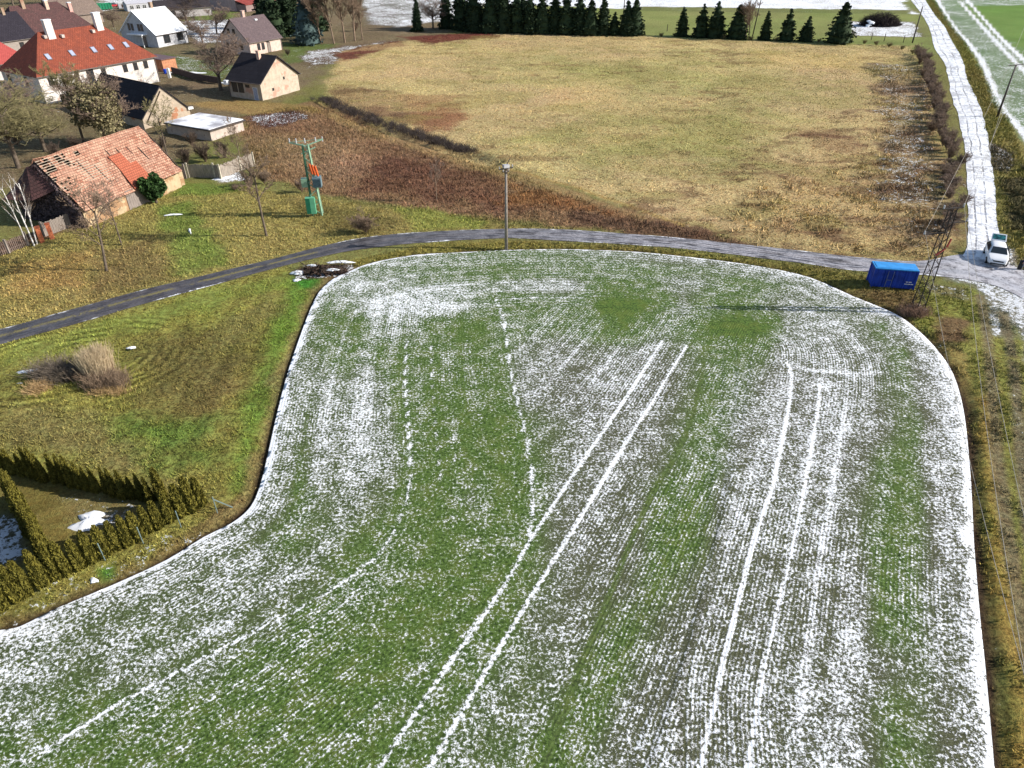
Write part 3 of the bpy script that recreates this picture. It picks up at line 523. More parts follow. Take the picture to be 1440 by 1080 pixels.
attr(me, 'dens', dens); attr(me, 'green', np.clip(green, 0, 1)); attr(me, 'rowc', rowc); attr(me, 'track', trk); attr(me, 'rows', rows_amp)
tag(link('field', me, field_material()), kind='structure')
# ------------------------------------------------------------------ plant generators
def prisms(p0, p1, r0, r1, n=3):
    p0 = np.asarray(p0, float); p1 = np.asarray(p1, float); r0 = np.asarray(r0, float); r1 = np.asarray(r1, float)
    d = p1-p0; d /= np.linalg.norm(d, axis=1)[:, None]+1e-9
    up = np.where(np.abs(d[:, 2:3]) > .9, np.array([[1., 0, 0]]), np.array([[0, 0, 1.]])); a = np.cross(d, up); a /= np.linalg.norm(a, axis=1)[:, None]; b = np.cross(d, a)
    V = []
    for p, r in ((p0, r0), (p1, r1)):
        for i in range(n): V.append(p+(a*cos(2*pi*i/n)+b*sin(2*pi*i/n))*r[:, None])
    V = np.stack(V, 1).reshape(-1, 3); k = np.arange(len(p0))[:, None]*2*n
    F = np.concatenate([k+np.array([[i, (i+1) % n, n+(i+1) % n, n+i]]) for i in range(n)], 0); return V, F
def grow(seed, H, trunk, limbs, spread, levels=4, r0=.16, rise=.55, kids=(7, 6, 5, 4), ln=(.45, .5, .5, .55), twig=.012, stems=1, lean=.12):
    rd = random.Random(seed); seg = []
    def go(p, d, L, r, lv):
        n = 3 if lv < 3 else 2; pts = [p]; q = Vector(p); dd = Vector(d)
        for i in range(n):
            dd = (dd+Vector((rd.uniform(-1, 1), rd.uniform(-1, 1), rd.uniform(-.4, .9)))*(.16 if lv else lean)).normalized()
            a = q.copy(); q = q+dd*(L/n); ra = r*(1-.75*i/n) if lv else r*(1-.45*i/n); rb = r*(1-.75*(i+1)/n) if lv else r*(1-.45*(i+1)/n)
            seg.append((a, q.copy(), max(ra, twig), max(rb, twig*.7), lv)); pts.append(q.copy())
        if lv >= levels: return
        k = kids[min(lv, len(kids)-1)]
        for j in range(k):
            t = rd.uniform(trunk, 1) if lv == 0 else rd.uniform(.2, 1)
            i = min(int(t*n), n-1); f = t*n-i; s = pts[i].lerp(pts[i+1], f); az = rd.uniform(0, 2*pi)+j*2.4
            side = Vector((cos(az), sin(az), 0)); side = (side-dd*side.dot(dd)).normalized() if side.length else side
            nd = (dd*rise+side*spread+Vector((0, 0, .22))).normalized()
            go(s, nd, L*ln[min(lv, len(ln)-1)]*rd.uniform(.7, 1.15), max(r*.5*(1-.4*t), twig), lv+1)
    for s in range(stems):
        az = rd.uniform(0, 2*pi); o = Vector((0, 0, 0))
        go(o, (Vector((cos(az)*.45*(stems > 1), sin(az)*.45*(stems > 1), 1))).normalized(), H*rd.uniform(.85, 1)*(1 if stems == 1 else .55), r0*(1 if stems == 1 else rd.uniform(.5, 1)), 0)
    return seg
def seg_mesh(name, seg, n=3):
    V, F = prisms([tuple(s[0]) for s in seg], [tuple(s[1]) for s in seg], [s[2] for s in seg], [s[3] for s in seg], n); return npmesh(name, V, F)
def leaves(pts, size, rs=None, flat=0.0, tri=False):
    rs = rs or rng; pts = np.asarray(pts); n = len(pts); a = rs.normal(size=(n, 3)); a /= np.linalg.norm(a, axis=1)[:, None]
    b = rs.normal(size=(n, 3)); b[:, 2] *= (1-flat); b -= a*(a*b).sum(1)[:, None]; b /= np.linalg.norm(b, axis=1)[:, None]
    s = (size*(.6+.8*rs.random(n)))[:, None]
    V = np.stack([pts-a*s*.5-b*s*.35, pts+a*s*.5-b*s*.3, pts+a*s*.25+b*s*.45, pts-a*s*.4+b*s*.35], 1).reshape(-1, 3)
    return V, np.arange(4*n).reshape(n, 4)
def join(*vf):
    V = []; F = []; o = 0
    for v, f in vf: V.append(v); F.append(f+o); o += len(v)
    return np.concatenate(V), np.concatenate(F)

BARK = simple('bark_grey', S(112, 100, 88), .95, .35, 4); TWIG = simple('twig_brown', S(146, 126, 108), .95, .35, 2)
TWIG_P = simple('twig_reddish', S(148, 128, 114), .95, .35, 1); TWIG_O = simple('twig_olive', S(146, 138, 98), .95, .35, 1); TWIG_D = simple('twig_dark', S(100, 86, 76), .95, .35, 1)
BIRCH = simple('birch_bark', (.72, .70, .68), .8, .5, 5); SPR = island('spruce_needles', tuple(S(20, 34, 24)), tuple(S(58, 76, 50)))
SPRB = island('blue_spruce_needles', tuple(S(34, 50, 50)), tuple(S(84, 104, 104))); THJ = island('thuja_scales', tuple(S(66, 66, 26)), tuple(S(140, 132, 58)))
IVY = island('ivy_leaves', tuple(S(26, 46, 24)), tuple(S(74, 104, 56))); OLI = island('olive_leaves', tuple(S(100, 94, 70)), tuple(S(164, 154, 116)))

def spruce_mesh(seed, H, Rb, full=1.0, n=5200):
    rs = np.random.default_rng(seed); lv = np.sort(rs.random(46)**.85)*H*.97
    P0 = []; 
    for z in lv:
        rad = Rb*(1-z/H)**.8*rs.uniform(.8, 1.12)+.1; nb = int(7+7*(1-z/H))
        for k in range(nb):
            az = rs.random()*2*pi; L = rad*rs.uniform(.7, 1.12); m = max(4, int(L*9*full)); t = rs.random(m)**.7
            px = np.stack([cos(az)*L*t, sin(az)*L*t, z+.15-L*.34*t+.10*L*t*t], 1); w_ = (1-t)*.28*L+.08
            o = rs.normal(size=(m,))*w_*.6; px[:, 0] += -sin(az)*o; px[:, 1] += cos(az)*o; px[:, 2] -= np.abs(rs.normal(size=m))*.12; P0.append(px)
    pts = np.concatenate(P0); V, F = leaves(pts, .30, rs, .3); 
    k = 10; cz = np.array([.3, H*.35, H*.7, H*.98]); cr = np.array([Rb*.55, Rb*.45, Rb*.2, .02])
    cv = np.array([[r*cos(2*pi*i/k)*(1+.15*(i % 2)), r*sin(2*pi*i/k)*(1+.15*(i % 2)), z] for z, r in zip(cz, cr) for i in range(k)])
    cf = np.array([[a*k+i, a*k+(i+1) % k, (a+1)*k+(i+1) % k, (a+1)*k+i] for a in range(3) for i in range(k)])
    V, F = join((V, F), (cv, cf)); return npmesh('spruce_crown', V, F)
def thuja_mesh(seed, H, Rw, n=1500, ex=.42):
    rs = np.random.default_rng(seed); t = rs.random(n); z = t*H; az = rs.random(n)*2*pi
    prof = Rw*np.minimum(1, (t+.06)*5)**.5*np.clip(1-t, 0, 1)**ex; r = prof*(.82+.28*rs.random(n))*(1+.18*np.sin(az*5+z*2))
    pts = np.stack([np.cos(az)*r, np.sin(az)*r, z], 1)
    a = np.stack([np.cos(az)*.25, np.sin(az)*.25, np.ones(n)], 1)+rs.normal(size=(n, 3))*.3; a /= np.linalg.norm(a, axis=1)[:, None]
    b = rs.normal(size=(n, 3)); b -= a*(a*b).sum(1)[:, None]; b /= np.linalg.norm(b, axis=1)[:, None]; s = (.15*(.6+.8*rs.random(n)))[:, None]
    V = np.stack([pts-a*s*.5-b*s*.25, pts-a*s*.5+b*s*.25, pts+a*s*.7+b*s*.12, pts+a*s*.7-b*s*.12], 1).reshape(-1, 3); F = np.arange(4*n).reshape(n, 4)
    k = 10; tt = np.linspace(0, .97, 7); cv = []
    for q in tt:
        rr = Rw*min(1, (q+.06)*5)**.5*(1-q)**ex*.84
        cv += [[rr*cos(2*pi*i/k)*rs.uniform(.9, 1.1), rr*sin(2*pi*i/k)*rs.uniform(.9, 1.1), q*H] for i in range(k)]
    cf = np.array([[a*k+i, a*k+(i+1) % k, (a+1)*k+(i+1) % k, (a+1)*k+i] for a in range(6) for i in range(k)])
    V, F = join((V, F), (np.array(cv), cf)); return npmesh('thuja_crown', V, F)
def blob_leaves(seed, R3, n, size, lobes=9):
    rs = np.random.default_rng(seed); c = rs.normal(size=(lobes, 3)); c /= np.linalg.norm(c, axis=1)[:, None]; c *= rs.uniform(.35, .62, (lobes, 1))
    k = rs.integers(0, lobes, n); d = rs.normal(size=(n, 3)); d /= np.linalg.norm(d, axis=1)[:, None]; q = c[k]+d*(rs.uniform(.3, .5, lobes)[k]*rs.random(n)**.25)[:, None]
    pts = q*np.array(R3)+np.array([0, 0, R3[2]]); pts[:, 2] = np.maximum(pts[:, 2], .05); return leaves(pts, size, rs)

PROTO = {}
def plant(name, label, cat, crown, crown_m, trunk, trunk_m, xy, s=1, rz=None, group=None, sz=None):
    """a tree: an empty with trunk and crown children; crown/trunk meshes are shared between copies"""
    e = empty(name, (xy[0], xy[1], -.05), random.uniform(0, 2*pi) if rz is None else rz); e.scale = (s, s, sz or s); tag(e, label, cat, group)
    for nm, me, m in (('trunk', trunk, trunk_m), ('crown', crown, crown_m)):
        if me is None: continue
        o = bpy.data.objects.new(nm, me); col.objects.link(o); o.parent = e
        if not me.materials: me.materials.append(m)
    return e
def split_mesh(seg, name):                 # trunk and limbs / fine twigs
    th = [s for s in seg if s[4] <= 1]; tw = [s for s in seg if s[4] > 1]
    return seg_mesh(name+'_trunk', th, 6), seg_mesh(name+'_twigs', tw, 3)

# ------------------------------------------------------------------ hedges of thuja
ths = [thuja_mesh(100+i, 2.35+.12*i, .34, 1500) for i in range(4)]
thc = [thuja_mesh(120+i, 2.3+.15*i, .36, 1400, .85) for i in range(3)]
trunk_th = prisms([(0, 0, 0)], [(0, 0, 1)], [.05], [.04], 6); trunk_th = npmesh('thuja_trunk', *trunk_th)
def hedge(p, q, step, where, group, H=1, skip=(), s=1, pool=None):
    a = np.array(P(*p)); b = np.array(P(*q)); L = np.hypot(*(b-a)); n = int(L/step)
    for i in range(n+1):
        if i in skip: continue
        xy = a+(b-a)*i/n+rng.normal(size=2)*.05
        plant('thuja', where, 'thuja', (pool or ths)[random.randrange(3)], THJ, trunk_th, BARK, xy, s*random.uniform(.88, 1.12), None, group, H*random.uniform(.84, 1.12))
hedge((-120, 634), (213, 707), .6, 'slim yellow-green thuja in the shaded hedge at the top of the snowy garden', 'thujas in the upper garden hedge', .84, s=.86, pool=thc)
hedge((285, 712), (-95, 905), .58, 'slim yellow-green thuja in the sunlit hedge nearest the snowy field', 'thujas in the hedge beside the field', .97)
hedge((25, 706), (72, 792), .55, 'slim thuja in the short hedge dividing the garden in two', 'thujas in the dividing garden hedge', .98)
t_ = plant('thuja', 'lone slim thuja standing off the inner corner where the two garden hedges meet', 'thuja', ths[2], THJ, trunk_th, BARK, P(229, 703), .95)
GREYP = simple('post_grey', S(120, 140, 140), .6, .2)
for i, (u, v, lb) in enumerate([(104, 838, 'thin grey-green fence post in the field hedge, nearest the photo edge'), (90, 806, 'thin grey-green fence post second along the field hedge'), (147, 786, 'thin grey-green fence post halfway along the field hedge beside the snowy sheet'), (202, 763, 'thin grey-green fence post fourth along the field hedge'), (255, 740, 'thin grey-green fence post near the far end of the field hedge'), (304, 722, 'thin grey-green corner post with stay beyond the last thuja of the hedge')]):
    u, v = [(27, 838), (90, 811), (148, 788), (202, 765), (255, 742), (306, 722)][i]; xy = P(u, v)
    e = empty('fence_post', (*xy, 0)); tag(e, lb, 'fence post', 'fence posts along the field hedge')
    MB().tube((0, 0, 0), (0, 0, 1.25), .028).build('post', GREYP, e); MB().tube((0, 0, 1.25), (0, 0, 1.29), .036, .025).build('cap', GREYP, e)
    if i == 5: MB().bar((0, 0, 1.1), (.7, .5, 0), .05).build('stay', GREYP, e)

# ------------------------------------------------------------------ spruces
sprs = [spruce_mesh(200+i, 9, 2.3+.35*i) for i in range(4)]
ttr = npmesh('spruce_trunk', *prisms([(0, 0, 0), (0, 0, 3)], [(0, 0, 3), (0, 0, 8.6)], [.2, .13], [.13, .03], 7))
SPP = [(587, 43, .88, .8), (650, 42, 1.25, 1.25), (668, 44, 1.3, 1.3), (690, 45, 1.3, 1.3), (709, 46, 1.35, 1.3), (728, 46, 1.25, 1.2), (746, 47, 1.1, 1.1), (762, 47, 1.0, 1.1), (779, 47, 1.15, 1.2), (796, 48, 1.2, 1.25), (814, 48, 1.15, 1.1), (829, 49, 1.05, 1.0), (848, 49, 1.0, 1.1), (863, 49, .62, .8), (881, 49, .98, 1.05), (892, 49, .9, .95),
       (958, 51, .85, 1.0), (985, 52, .9, 1.05), (1005, 53, .98, 1.15), (1036, 54, .98, 1.15), (1075, 56, .74, .85), (1105, 57, .9, 1.0), (1132, 58, .72, .85), (1178, 60, 1.0, 1.35), (628, 40, 1.2, 1.1), (700, 40, 1.1, 1.1), (735, 40, 1.1, 1.1)]
LB = {0: 'dark young spruce standing alone before the snowy slope', 13: 'short slender spruce near the right end of the long dark spruce row', 16: 'first dark spruce right of the wide green gap in the spruce row', 20: 'narrow dark spruce right of the thin bare saplings beyond the meadow',
      21: 'tall dark spruce, left one of the pair between the narrow spruce and the broad one', 22: 'small pale-tipped spruce just left of the broadest spruce', 23: 'broadest dark spruce at the right end of the row beyond the meadow'}
for i, (u, v, h, ww) in enumerate(SPP):
    lb = LB.get(i, 'tall dark spruce packed in the long row behind the yellow meadow' if i < 16 or i > 23 else 'dark spruce in the loose trio right of the gap behind the meadow')
    plant('spruce_tree', lb, 'spruce', sprs[i % 4], SPR, ttr, BARK, P(u, v), ww*(1.15 if i < 16 else 1.05), None, 'spruces behind the meadow', h*random.uniform(.9, 1.12)).rotation_euler.rotate_axis('X', R(random.uniform(-2.5, 2.5)))
for i, (u, v, h, ww, b) in enumerate([(388, 52, 1.5, 1.7, 0), (410, 48, 1.6, 1.8, 0), (433, 62, 1.25, 1.5, 1), (372, 40, 1.4, 1.5, 0), (448, 44, 1.4, 1.4, 0)]):
    me = sprs[(i+1) % 4]
    if b: me = me.copy(); me.materials.clear(); me.materials.append(SPRB)
    plant('spruce_tree', ['broad black-green spruce directly behind the grey-roofed house', 'tallest black-green spruce in the village clump', 'bluish spruce standing in front of the dark village clump', 'black-green spruce at the left edge of the village clump', 'dark spruce behind the bluish one beside the bare trees'][i], 'spruce', me, SPR, ttr, BARK, P(u, v), ww, None, 'village spruces', h)

# ------------------------------------------------------------------ bare trees
wide = split_mesh(grow(11, 7.5, .30, 8, 1.0, 4, .30, .5, (10, 8, 7, 6), (.62, .55, .5, .5), .021), 'wide')
tall = split_mesh(grow(12, 9.5, .28, 8, .62, 4, .2, .8, (11, 7, 6, 6), (.42, .5, .5, .5), .021), 'tall')
slim = split_mesh(grow(13, 6.6, .5, 7, .8, 4, .13, .7, (8, 6, 5, 4), (.42, .52, .55, .5), .019, lean=.03), 'slim')
slim2 = split_mesh(grow(14, 6.2, .42, 7, .9, 4, .13, .6, (9, 6, 5, 4), (.46, .52, .55, .5), .019, lean=.03), 'slim2')
bir = [split_mesh(grow(15+i, 8.2, .35, 7, .55, 3, .085, .9, (8, 5, 3, 3), (.30, .45, .5, .5), .009, lean=.05), 'birch') for i in range(2)]
shr = [split_mesh(grow(20+i, 3.0, .05, 6, .62, 3, .05, .85, (8, 6, 5), (.5, .5, .5), .011, stems=9), 'shrub') for i in range(3)]
T = lambda nm, lb, cat, pr, tm, cm, px, s, g=None, sz=None, rz=None: plant(nm, lb, cat, pr[1], cm, pr[0], tm, P(*px), s, rz, g, sz)
def own(pr): return tuple((lambda m: (m.materials.clear(), m)[1])(q.copy()) for q in pr)
T('bare_tree', 'old wide bare tree with mossy limbs left of the ruined tiled barn', 'tree', own(wide), BARK, TWIG_O, (26, 236), 1.2, None, 1.1)
T('bare_tree', 'grey bare tree crown before the shaded end of the big white house', 'tree', own(wide), BARK, TWIG_P, (14, 178), 1.0, None, .68)
T('bare_tree', 'grey-brown bare tree between the big white house and the old mossy tree', 'tree', own(wide), BARK, TWIG_O, (64, 214), 1.0, None, .82)
T('bare_tree', 'slim bare tree on the grass in front of the tiled barn', 'tree', own(slim2), BARK, TWIG, (150, 382), 1.02, None, .98, 1.0).rotation_euler.rotate_axis('Y', R(9))
T('bare_tree', 'small bare tree touching the stone wall end of the tiled barn', 'tree', own(slim), BARK, TWIG_P, (171, 344), .72)
T('bare_tree', 'slim bare tree left of the green transformer tower', 'tree', own(slim), BARK, TWIG, (375, 333), 1.05, None, 1.06, 2.0)
T('bare_tree', 'tall bare tree with a dark thick trunk left of the small black-roofed house', 'tree', own(wide), BARK, TWIG_P, (311, 128), 1.15, None, 1.0)
T('bare_tree', 'small grey bare tree beside the shed with snow on its flat roof', 'tree', own(slim2), BARK, TWIG_O, (236, 222), .9)
T('bare_tree', 'thin pale sapling by the bend of the board fence', 'sapling', own(slim), TWIG, TWIG, (341, 238), .5, None, .75)
T('bare_tree', 'tiny sapling in the red-brown weeds left of the concrete pole', 'sapling', own(slim), TWIG, TWIG_P, (614, 283), .42, None, .55)
T('bare_tree', 'round bare tree standing before the distant snowy slope', 'tree', own(wide), BARK, TWIG_P, (609, 40), .95, None, .8)
for i, (u, v, s) in enumerate([(452, 62, 1.0), (470, 62, 1.15), (485, 60, 1.2), (499, 58, 1.2), (510, 56, .9)]):
    T('bare_tree', 'tall thin brown bare tree in the clump right of the village spruces', 'tree', tall if i else own(tall), TWIG, TWIG, (u, v), s, 'bare trees beside the village spruces')
for i, (u, v, s, lb) in enumerate([(274, 22, .8, 'dark orchard tree at the near edge of the lawn behind the white house'), (267, 42, .8, 'orchard tree casting shade on snow right of the white-roofed house'), (300, 8, .7, 'dark orchard tree at the far side of the village lawn'), (325, 10, .7, 'small orchard tree beside the reddish house at the back'), (285, 60, .75, 'bushy bare tree in snow left of the grey-roofed house'), (305, 48, .85, 'reddish bare tree behind the left gable of the grey-roofed house'), (160, 38, .6, 'low bare tree between the big red roof and the white house')]):
    T('orchard_tree', lb, 'tree', own(wide), TWIG_D, TWIG_P if i > 3 else TWIG_D, (u, v), s, 'village orchard trees', s*.8)
for i, (u, v, s) in enumerate([(20, 12, 1), (60, 5, 1), (100, 4, .9), (-15, 20, 1), (-5, 4, 1), (40, -8, 1), (130, -12, 1), (180, -18, 1), (230, -18, 1), (80, -20, 1)]):
    T('bare_tree', 'dark bare tree in the belt behind the village houses', 'tree', wide, BARK, TWIG_D, (u, v), s*1.1, 'bare trees behind the village')
for i, (u, v, r_, lb) in enumerate([(48, 345, 2.6, 'white-barked birch leaning left, the one with two trunks before the dark stone barn wall'), (52, 343, 3.4, 'white-barked birch standing upright in front of the dark stone barn wall')]):
    m_ = own(bir[i]); e = T('birch_tree', lb, 'birch', m_, BIRCH, TWIG, (u, v), .9, 'white birches by the barn', .86, r_); e.rotation_euler = (0, R(-1 if i == 0 else 7), 0)
e2 = copy_tree([o for o in bpy.data.objects if o.name.startswith('birch_tree')][0]); e2['label'] = 'second thin white birch leaning left behind the brick posts'; e2.rotation_euler = (R(3), R(-6), 1.5); e2.location.x -= .7; e2.scale = (.75, .75, .9)
# evergreen and ivy-grown things
v_, f_ = blob_leaves(5, (1.5, 1.5, 2.1), 4200, .26); pts_ = v_.copy(); v_[:, 2] += .05
e = plant('ivy_tree', 'dense dark ivy-grown tree against the right end of the tiled barn', 'tree', npmesh('ivy', v_, f_), IVY, npmesh('tr', *prisms([(0, 0, 0)], [(0, 0, 2.5)], [.18], [.12], 8)), BARK, P(220, 285), 1.0)
v_, f_ = blob_leaves(6, (4.0, 4.0, 4.6), 9000, .26, 22); e = plant('olive_bush', 'huge olive-green bush in front of the black-roofed brick barn', 'bush', npmesh('bush', v_, f_), OLI, wide[0], BARK, P(150, 203), 1.0)
T('bare_tree', 'reddish bare tree against the black roof of the brick barn', 'tree', own(wide), BARK, TWIG_P, (172, 200), 1.0, None, 1.0)
T('bare_tree', 'bare tree rising through the left part of the huge olive bush', 'tree', own(tall), BARK, TWIG_O, (118, 200), .95)
# shrubs
for i, (u, v, s, lb, m_) in enumerate([(515, 326, 1.75, 'low spreading bare bush with grey stems on the grass near the road', TWIG), (352, 262, 1.0, 'grey thicket at the end of the board fence', TWIG), (372, 258, .8, 'brown thicket between the board fence and the transformer tower', TWIG_P), (330, 268, .6, 'low grey twigs over the snowy heap by the fence', TWIG), (262, 235, 1.2, 'dark brown thicket behind the board fence, nearest the barn', TWIG_D), (290, 228, 1.3, 'dark reddish thicket behind the middle of the board fence', TWIG_D), (318, 222, 1.2, 'dark thicket behind the bend of the board fence', TWIG_D), (425, 270, .8, 'reddish weedy bush left of the transformer tower base', TWIG_P), (270, 205, 1.0, 'brown bush below the snowy flat roof', TWIG_D), (82, 228, 1.2, 'dark thicket in the shaded yard behind the tiled barn', TWIG_D), (110, 215, 1.1, 'dark thicket beside the olive bush in the shaded yard', TWIG_D), (228, 212, 1.0, 'tangled shrub behind the right end of the tiled barn', TWIG_D), (150, 60, 1.3, 'grey shrub behind the right chimney of the big red roof', TWIG_D), (500, 44, 1.2, 'grey shrub at the foot of the bare tree clump', TWIG), (405, 78, .7, 'small brown bush beside the grey-roofed house', TWIG_D), (25, 205, 1.3, 'grey thicket below the big white house', TWIG)]):
    T('bare_shrub', lb, 'shrub', own(shr[i % 3]), TWIG, m_, (u, v), s*.9, None, s*(.55 if i in (0, 3) else .95))
hr = smooth_line(PA([(1292, 78), (1300, 96), (1306, 115), (1312, 140), (1318, 165), (1322, 190), (1327, 215), (1330, 240), (1334, 270), (1336, 300), (1337, 330)]), 3)
Lh = np.concatenate([[0], np.cumsum(np.hypot(*np.diff(hr, axis=0).T))]); k = 0
for mm in range(3): TWH = own(shr[mm]); PROTO[mm] = TWH
PROTO[2] = own(shr[2]); PROTO[3] = own(shr[0])
for d_ in np.arange(0, Lh[-1], 1.9):
    xy = np.array([np.interp(d_, Lh, hr[:, 0]), np.interp(d_, Lh, hr[:, 1])])+rng.normal(size=2)*.45; far = d_ < 55
    pr = PROTO[k % 4]; k += 1; top = .95 if d_ < Lh[-1]-26 else .62
    plant('hedgerow_shrub', 'leafless pinkish-brown shrub in the hedgerow along the snowy track', 'shrub', pr[1], TWIG_P if k % 4 else TWIG, pr[0], TWIG, xy, random.uniform(.8, 1.15), None, 'shrubs of the hedgerow beside the track', top*random.uniform(.8, 1.15))
for i, (u, v, s) in enumerate([(1445, 300, .9), (1452, 330, .9), (1432, 275, .7), (1470, 310, 1.1), (1440, 240, .6)]):
    T('verge_bush', 'olive-brown bush right of the snowy track above the parked car', 'bush', own(shr[i % 3]) if i == 0 else shr[i % 3], TWIG_O, TWIG_O, (u, v), s, 'bushes right of the track', s*.7)
for i, (u, v) in enumerate([(1215, 62), (1232, 64), (1250, 66), (1268, 70), (1283, 76), (930, 52), (1018, 55), (1055, 57), (1090, 58), (1150, 60)]):
    T('low_shrub', 'low dark shrub in the ragged border behind the meadow', 'shrub', shr[i % 3], TWIG_D, TWIG_D, (u, v), .7, 'low shrubs behind the meadow', .5)
for i, (u, v) in enumerate([(1048, 55), (1053, 56)]):
    T('bare_tree', ['thin bare sapling left of the slanting pole behind the spruces', 'pale bare sapling touching the slanting pole behind the spruces'][i], 'sapling', tall, TWIG, TWIG, (u, v), .75)
# brambles in the meadow ditch, brush pile, reeds
def bundle(name, label, cat, pts, h, n, m, r=.012, spread=.5, kind=None, seed=1):
    rs = np.random.default_rng(seed); pts = np.asarray(pts); k = rs.integers(0, len(pts), n); b = pts[k]+rs.normal(size=(n, 2))*.25
    hh = h[k]*rs.uniform(.45, 1.1, n) if hasattr(h, '__len__') else h*rs.uniform(.45, 1.1, n); d = rs.normal(size=(n, 2))*spread
    p0 = np.stack([b[:, 0], b[:, 1], np.full(n, -.05)], 1); p1 = p0+np.stack([d[:, 0]*hh, d[:, 1]*hh, hh], 1); mid = (p0+p1)/2; mid[:, 2] += hh*.12
    V, F = prisms(np.concatenate([p0, mid]), np.concatenate([mid, p1]), np.full(2*n, r), np.concatenate([np.full(n, r*.8), np.full(n, r*.4)]))
    return tag(link(name, npmesh(name, V, F), m), label, cat, kind=kind)
dl = smooth_line(PA([(452, 140), (500, 160), (560, 182), (610, 198), (655, 214)]), 12)
wj = np.repeat(dl, 6, 0)+rng.normal(size=(len(dl)*6, 2))*np.array([.7, .6])
bundle('ditch_brambles', 'dark frosted brambles filling the ditch along the yellow meadow', 'brambles', wj, .8, 6000, simple('bramble', S(52, 44, 40), .95, .4, 1.5, S(90, 82, 80)), .016, .6, 'stuff')
rp = P(138, 530)
def disk(u, v, n, rx, ry, seed): rs = np.random.default_rng(seed); a = rs.random(n)*2*pi; q = np.sqrt(rs.random(n)); c = P(u, v); return np.stack([c[0]+np.cos(a)*q*rx, c[1]+np.sin(a)*q*ry], 1)
bundle('reed_clump', 'tall pale tan reed clump in the lower-left meadow', 'reeds', disk(142, 528, 90, .75, .8, 3), 2.3, 2200, simple('reed_tan', S(222, 202, 168), .9, .15, 3), .016, .12, seed=3)
bundle('reed_clump', 'brownish stalks round the foot of the pale reeds', 'reeds', disk(150, 540, 120, 1.5, .8, 4), 1.15, 1500, simple('reed_brown', S(160, 138, 116), .9, .3, 3), .012, .3, seed=4)
bundle('bramble_thicket', 'grey-brown bramble thicket left of the pale reeds', 'thicket', disk(85, 530, 120, 1.9, .9, 5), 1.25, 1800, simple('bramble_grey', S(140, 128, 114), .95, .4, 2), .012, .5, seed=5)
bundle('straw_tussock', 'flopped straw-coloured tussock at the left end of the thicket', 'grass tussock', disk(55, 550, 40, .5, .5, 6), .7, 500, simple('straw', S(208, 176, 128), .9, .25, 3), .012, .55, seed=6)
bundle('straw_tussock', 'low straw fringe in front of the pale reeds', 'grass tussock', disk(155, 552, 60, 1.3, .25, 7), .45, 600, simple('straw2', S(196, 166, 118), .9, .25, 3), .012, .6, seed=7)

def lumps(seed, n, rx, ry, h, s0, s1, snow=.0):  # heap of irregular chunks
    rs = random.Random(seed); mb = MB()
    for i in range(n):
        a = rs.uniform(0, 2*pi); q = math.sqrt(rs.random()); s = rs.uniform(s0, s1); z = h*(1-q*q)*rs.uniform(.3, 1)
        M = Matrix.Translation((cos(a)*q*rx, sin(a)*q*ry, z)) @ Matrix.Rotation(rs.uniform(0, 6), 4, Vector((rs.uniform(-1, 1), rs.uniform(-1, 1), rs.uniform(-1, 1))))
        mb.box(-s, s*rs.uniform(.5, 1), -s*.6, s*.5, -s*.4, s*rs.uniform(.2, .5), M)
    return mb
DIRT = simple('dung_soil', S(70, 54, 46), .95, .45, 2, bump=.05); SN = simple('snow', SNOW, .6, .06, 1.5)
e = empty('brush_heap', (*P(456, 381), 0)); tag(e, 'dark heap of rotting wood and soil with snow where the field meets the road', 'heap')
lumps(1, 260, 2.3, .9, .5, .06, .2).build('debris', DIRT, e)
sg = []; rs = random.Random(4)
for i in range(160):
    a = Vector((rs.uniform(-2.3, 2.3), rs.uniform(-.9, .9), rs.uniform(.05, .5))); b = a+Vector((rs.uniform(-.8, .8), rs.uniform(-.6, .6), rs.uniform(-.1, .3))); sg.append((a, b, .03, .015))
link('stick', seg_mesh('stick', sg), TWIG_D, e)
def snow_patch(name, px, rx, ry, seed, label=None, parent=None, h=.10):
    rs = random.Random(seed); n = 26; rings = 5; vs = [(0, 0, h)]; fs = []; ph = [rs.uniform(0, 6) for _ in range(4)]
    for r in range(1, rings+1):
        for i in range(n):
            a = 2*pi*i/n; k = 1+.28*sin(2*a+ph[0])+.2*sin(3*a+ph[1])+.14*sin(5*a+ph[2])+.1*sin(9*a+ph[3]); t = r/rings
            vs.append((cos(a)*rx*k*t, sin(a)*ry*k*t, h*(1-t**2.2)*(1+.3*rs.uniform(-1, 1))-.02*(r == rings)))
    for i in range(n): fs.append((0, 1+i, 1+(i+1) % n))
    for r in range(rings-1):
        for i in range(n): a = 1+r*n; fs.append((a+i, a+n+i, a+n+(i+1) % n, a+(i+1) % n))
    mb = MB().add(vs, fs); o = mb.build(name, SN, parent, True)
    if px: o.location = (*P(*px), 0)
    if parent is not None and px: o.location = (P(*px)[0]-parent.location.x, P(*px)[1]-parent.location.y, .35)
    if label: tag(o, label, 'snow patch')
    return o
snow_patch('snow_patch', (419, 384), .55, .35, 1, 'bright snow patch left of the dark heap beside the field corner', h=.2)
snow_patch('snow_patch', (417, 394), .35, .2, 2, 'small snow blob on the green grass below the dark heap', h=.12)
snow_patch('snow', (480, 373), 1.0, .35, 3, parent=e); snow_patch('snow', (468, 384), .5, .3, 4, parent=e); snow_patch('snow', (440, 378), .5, .2, 5, parent=e)
e = empty('brush_pile', (*P(1237, 36), 0)); tag(e, 'big black brush pile with snow on its side near the top of the track', 'brush pile')
sg = []
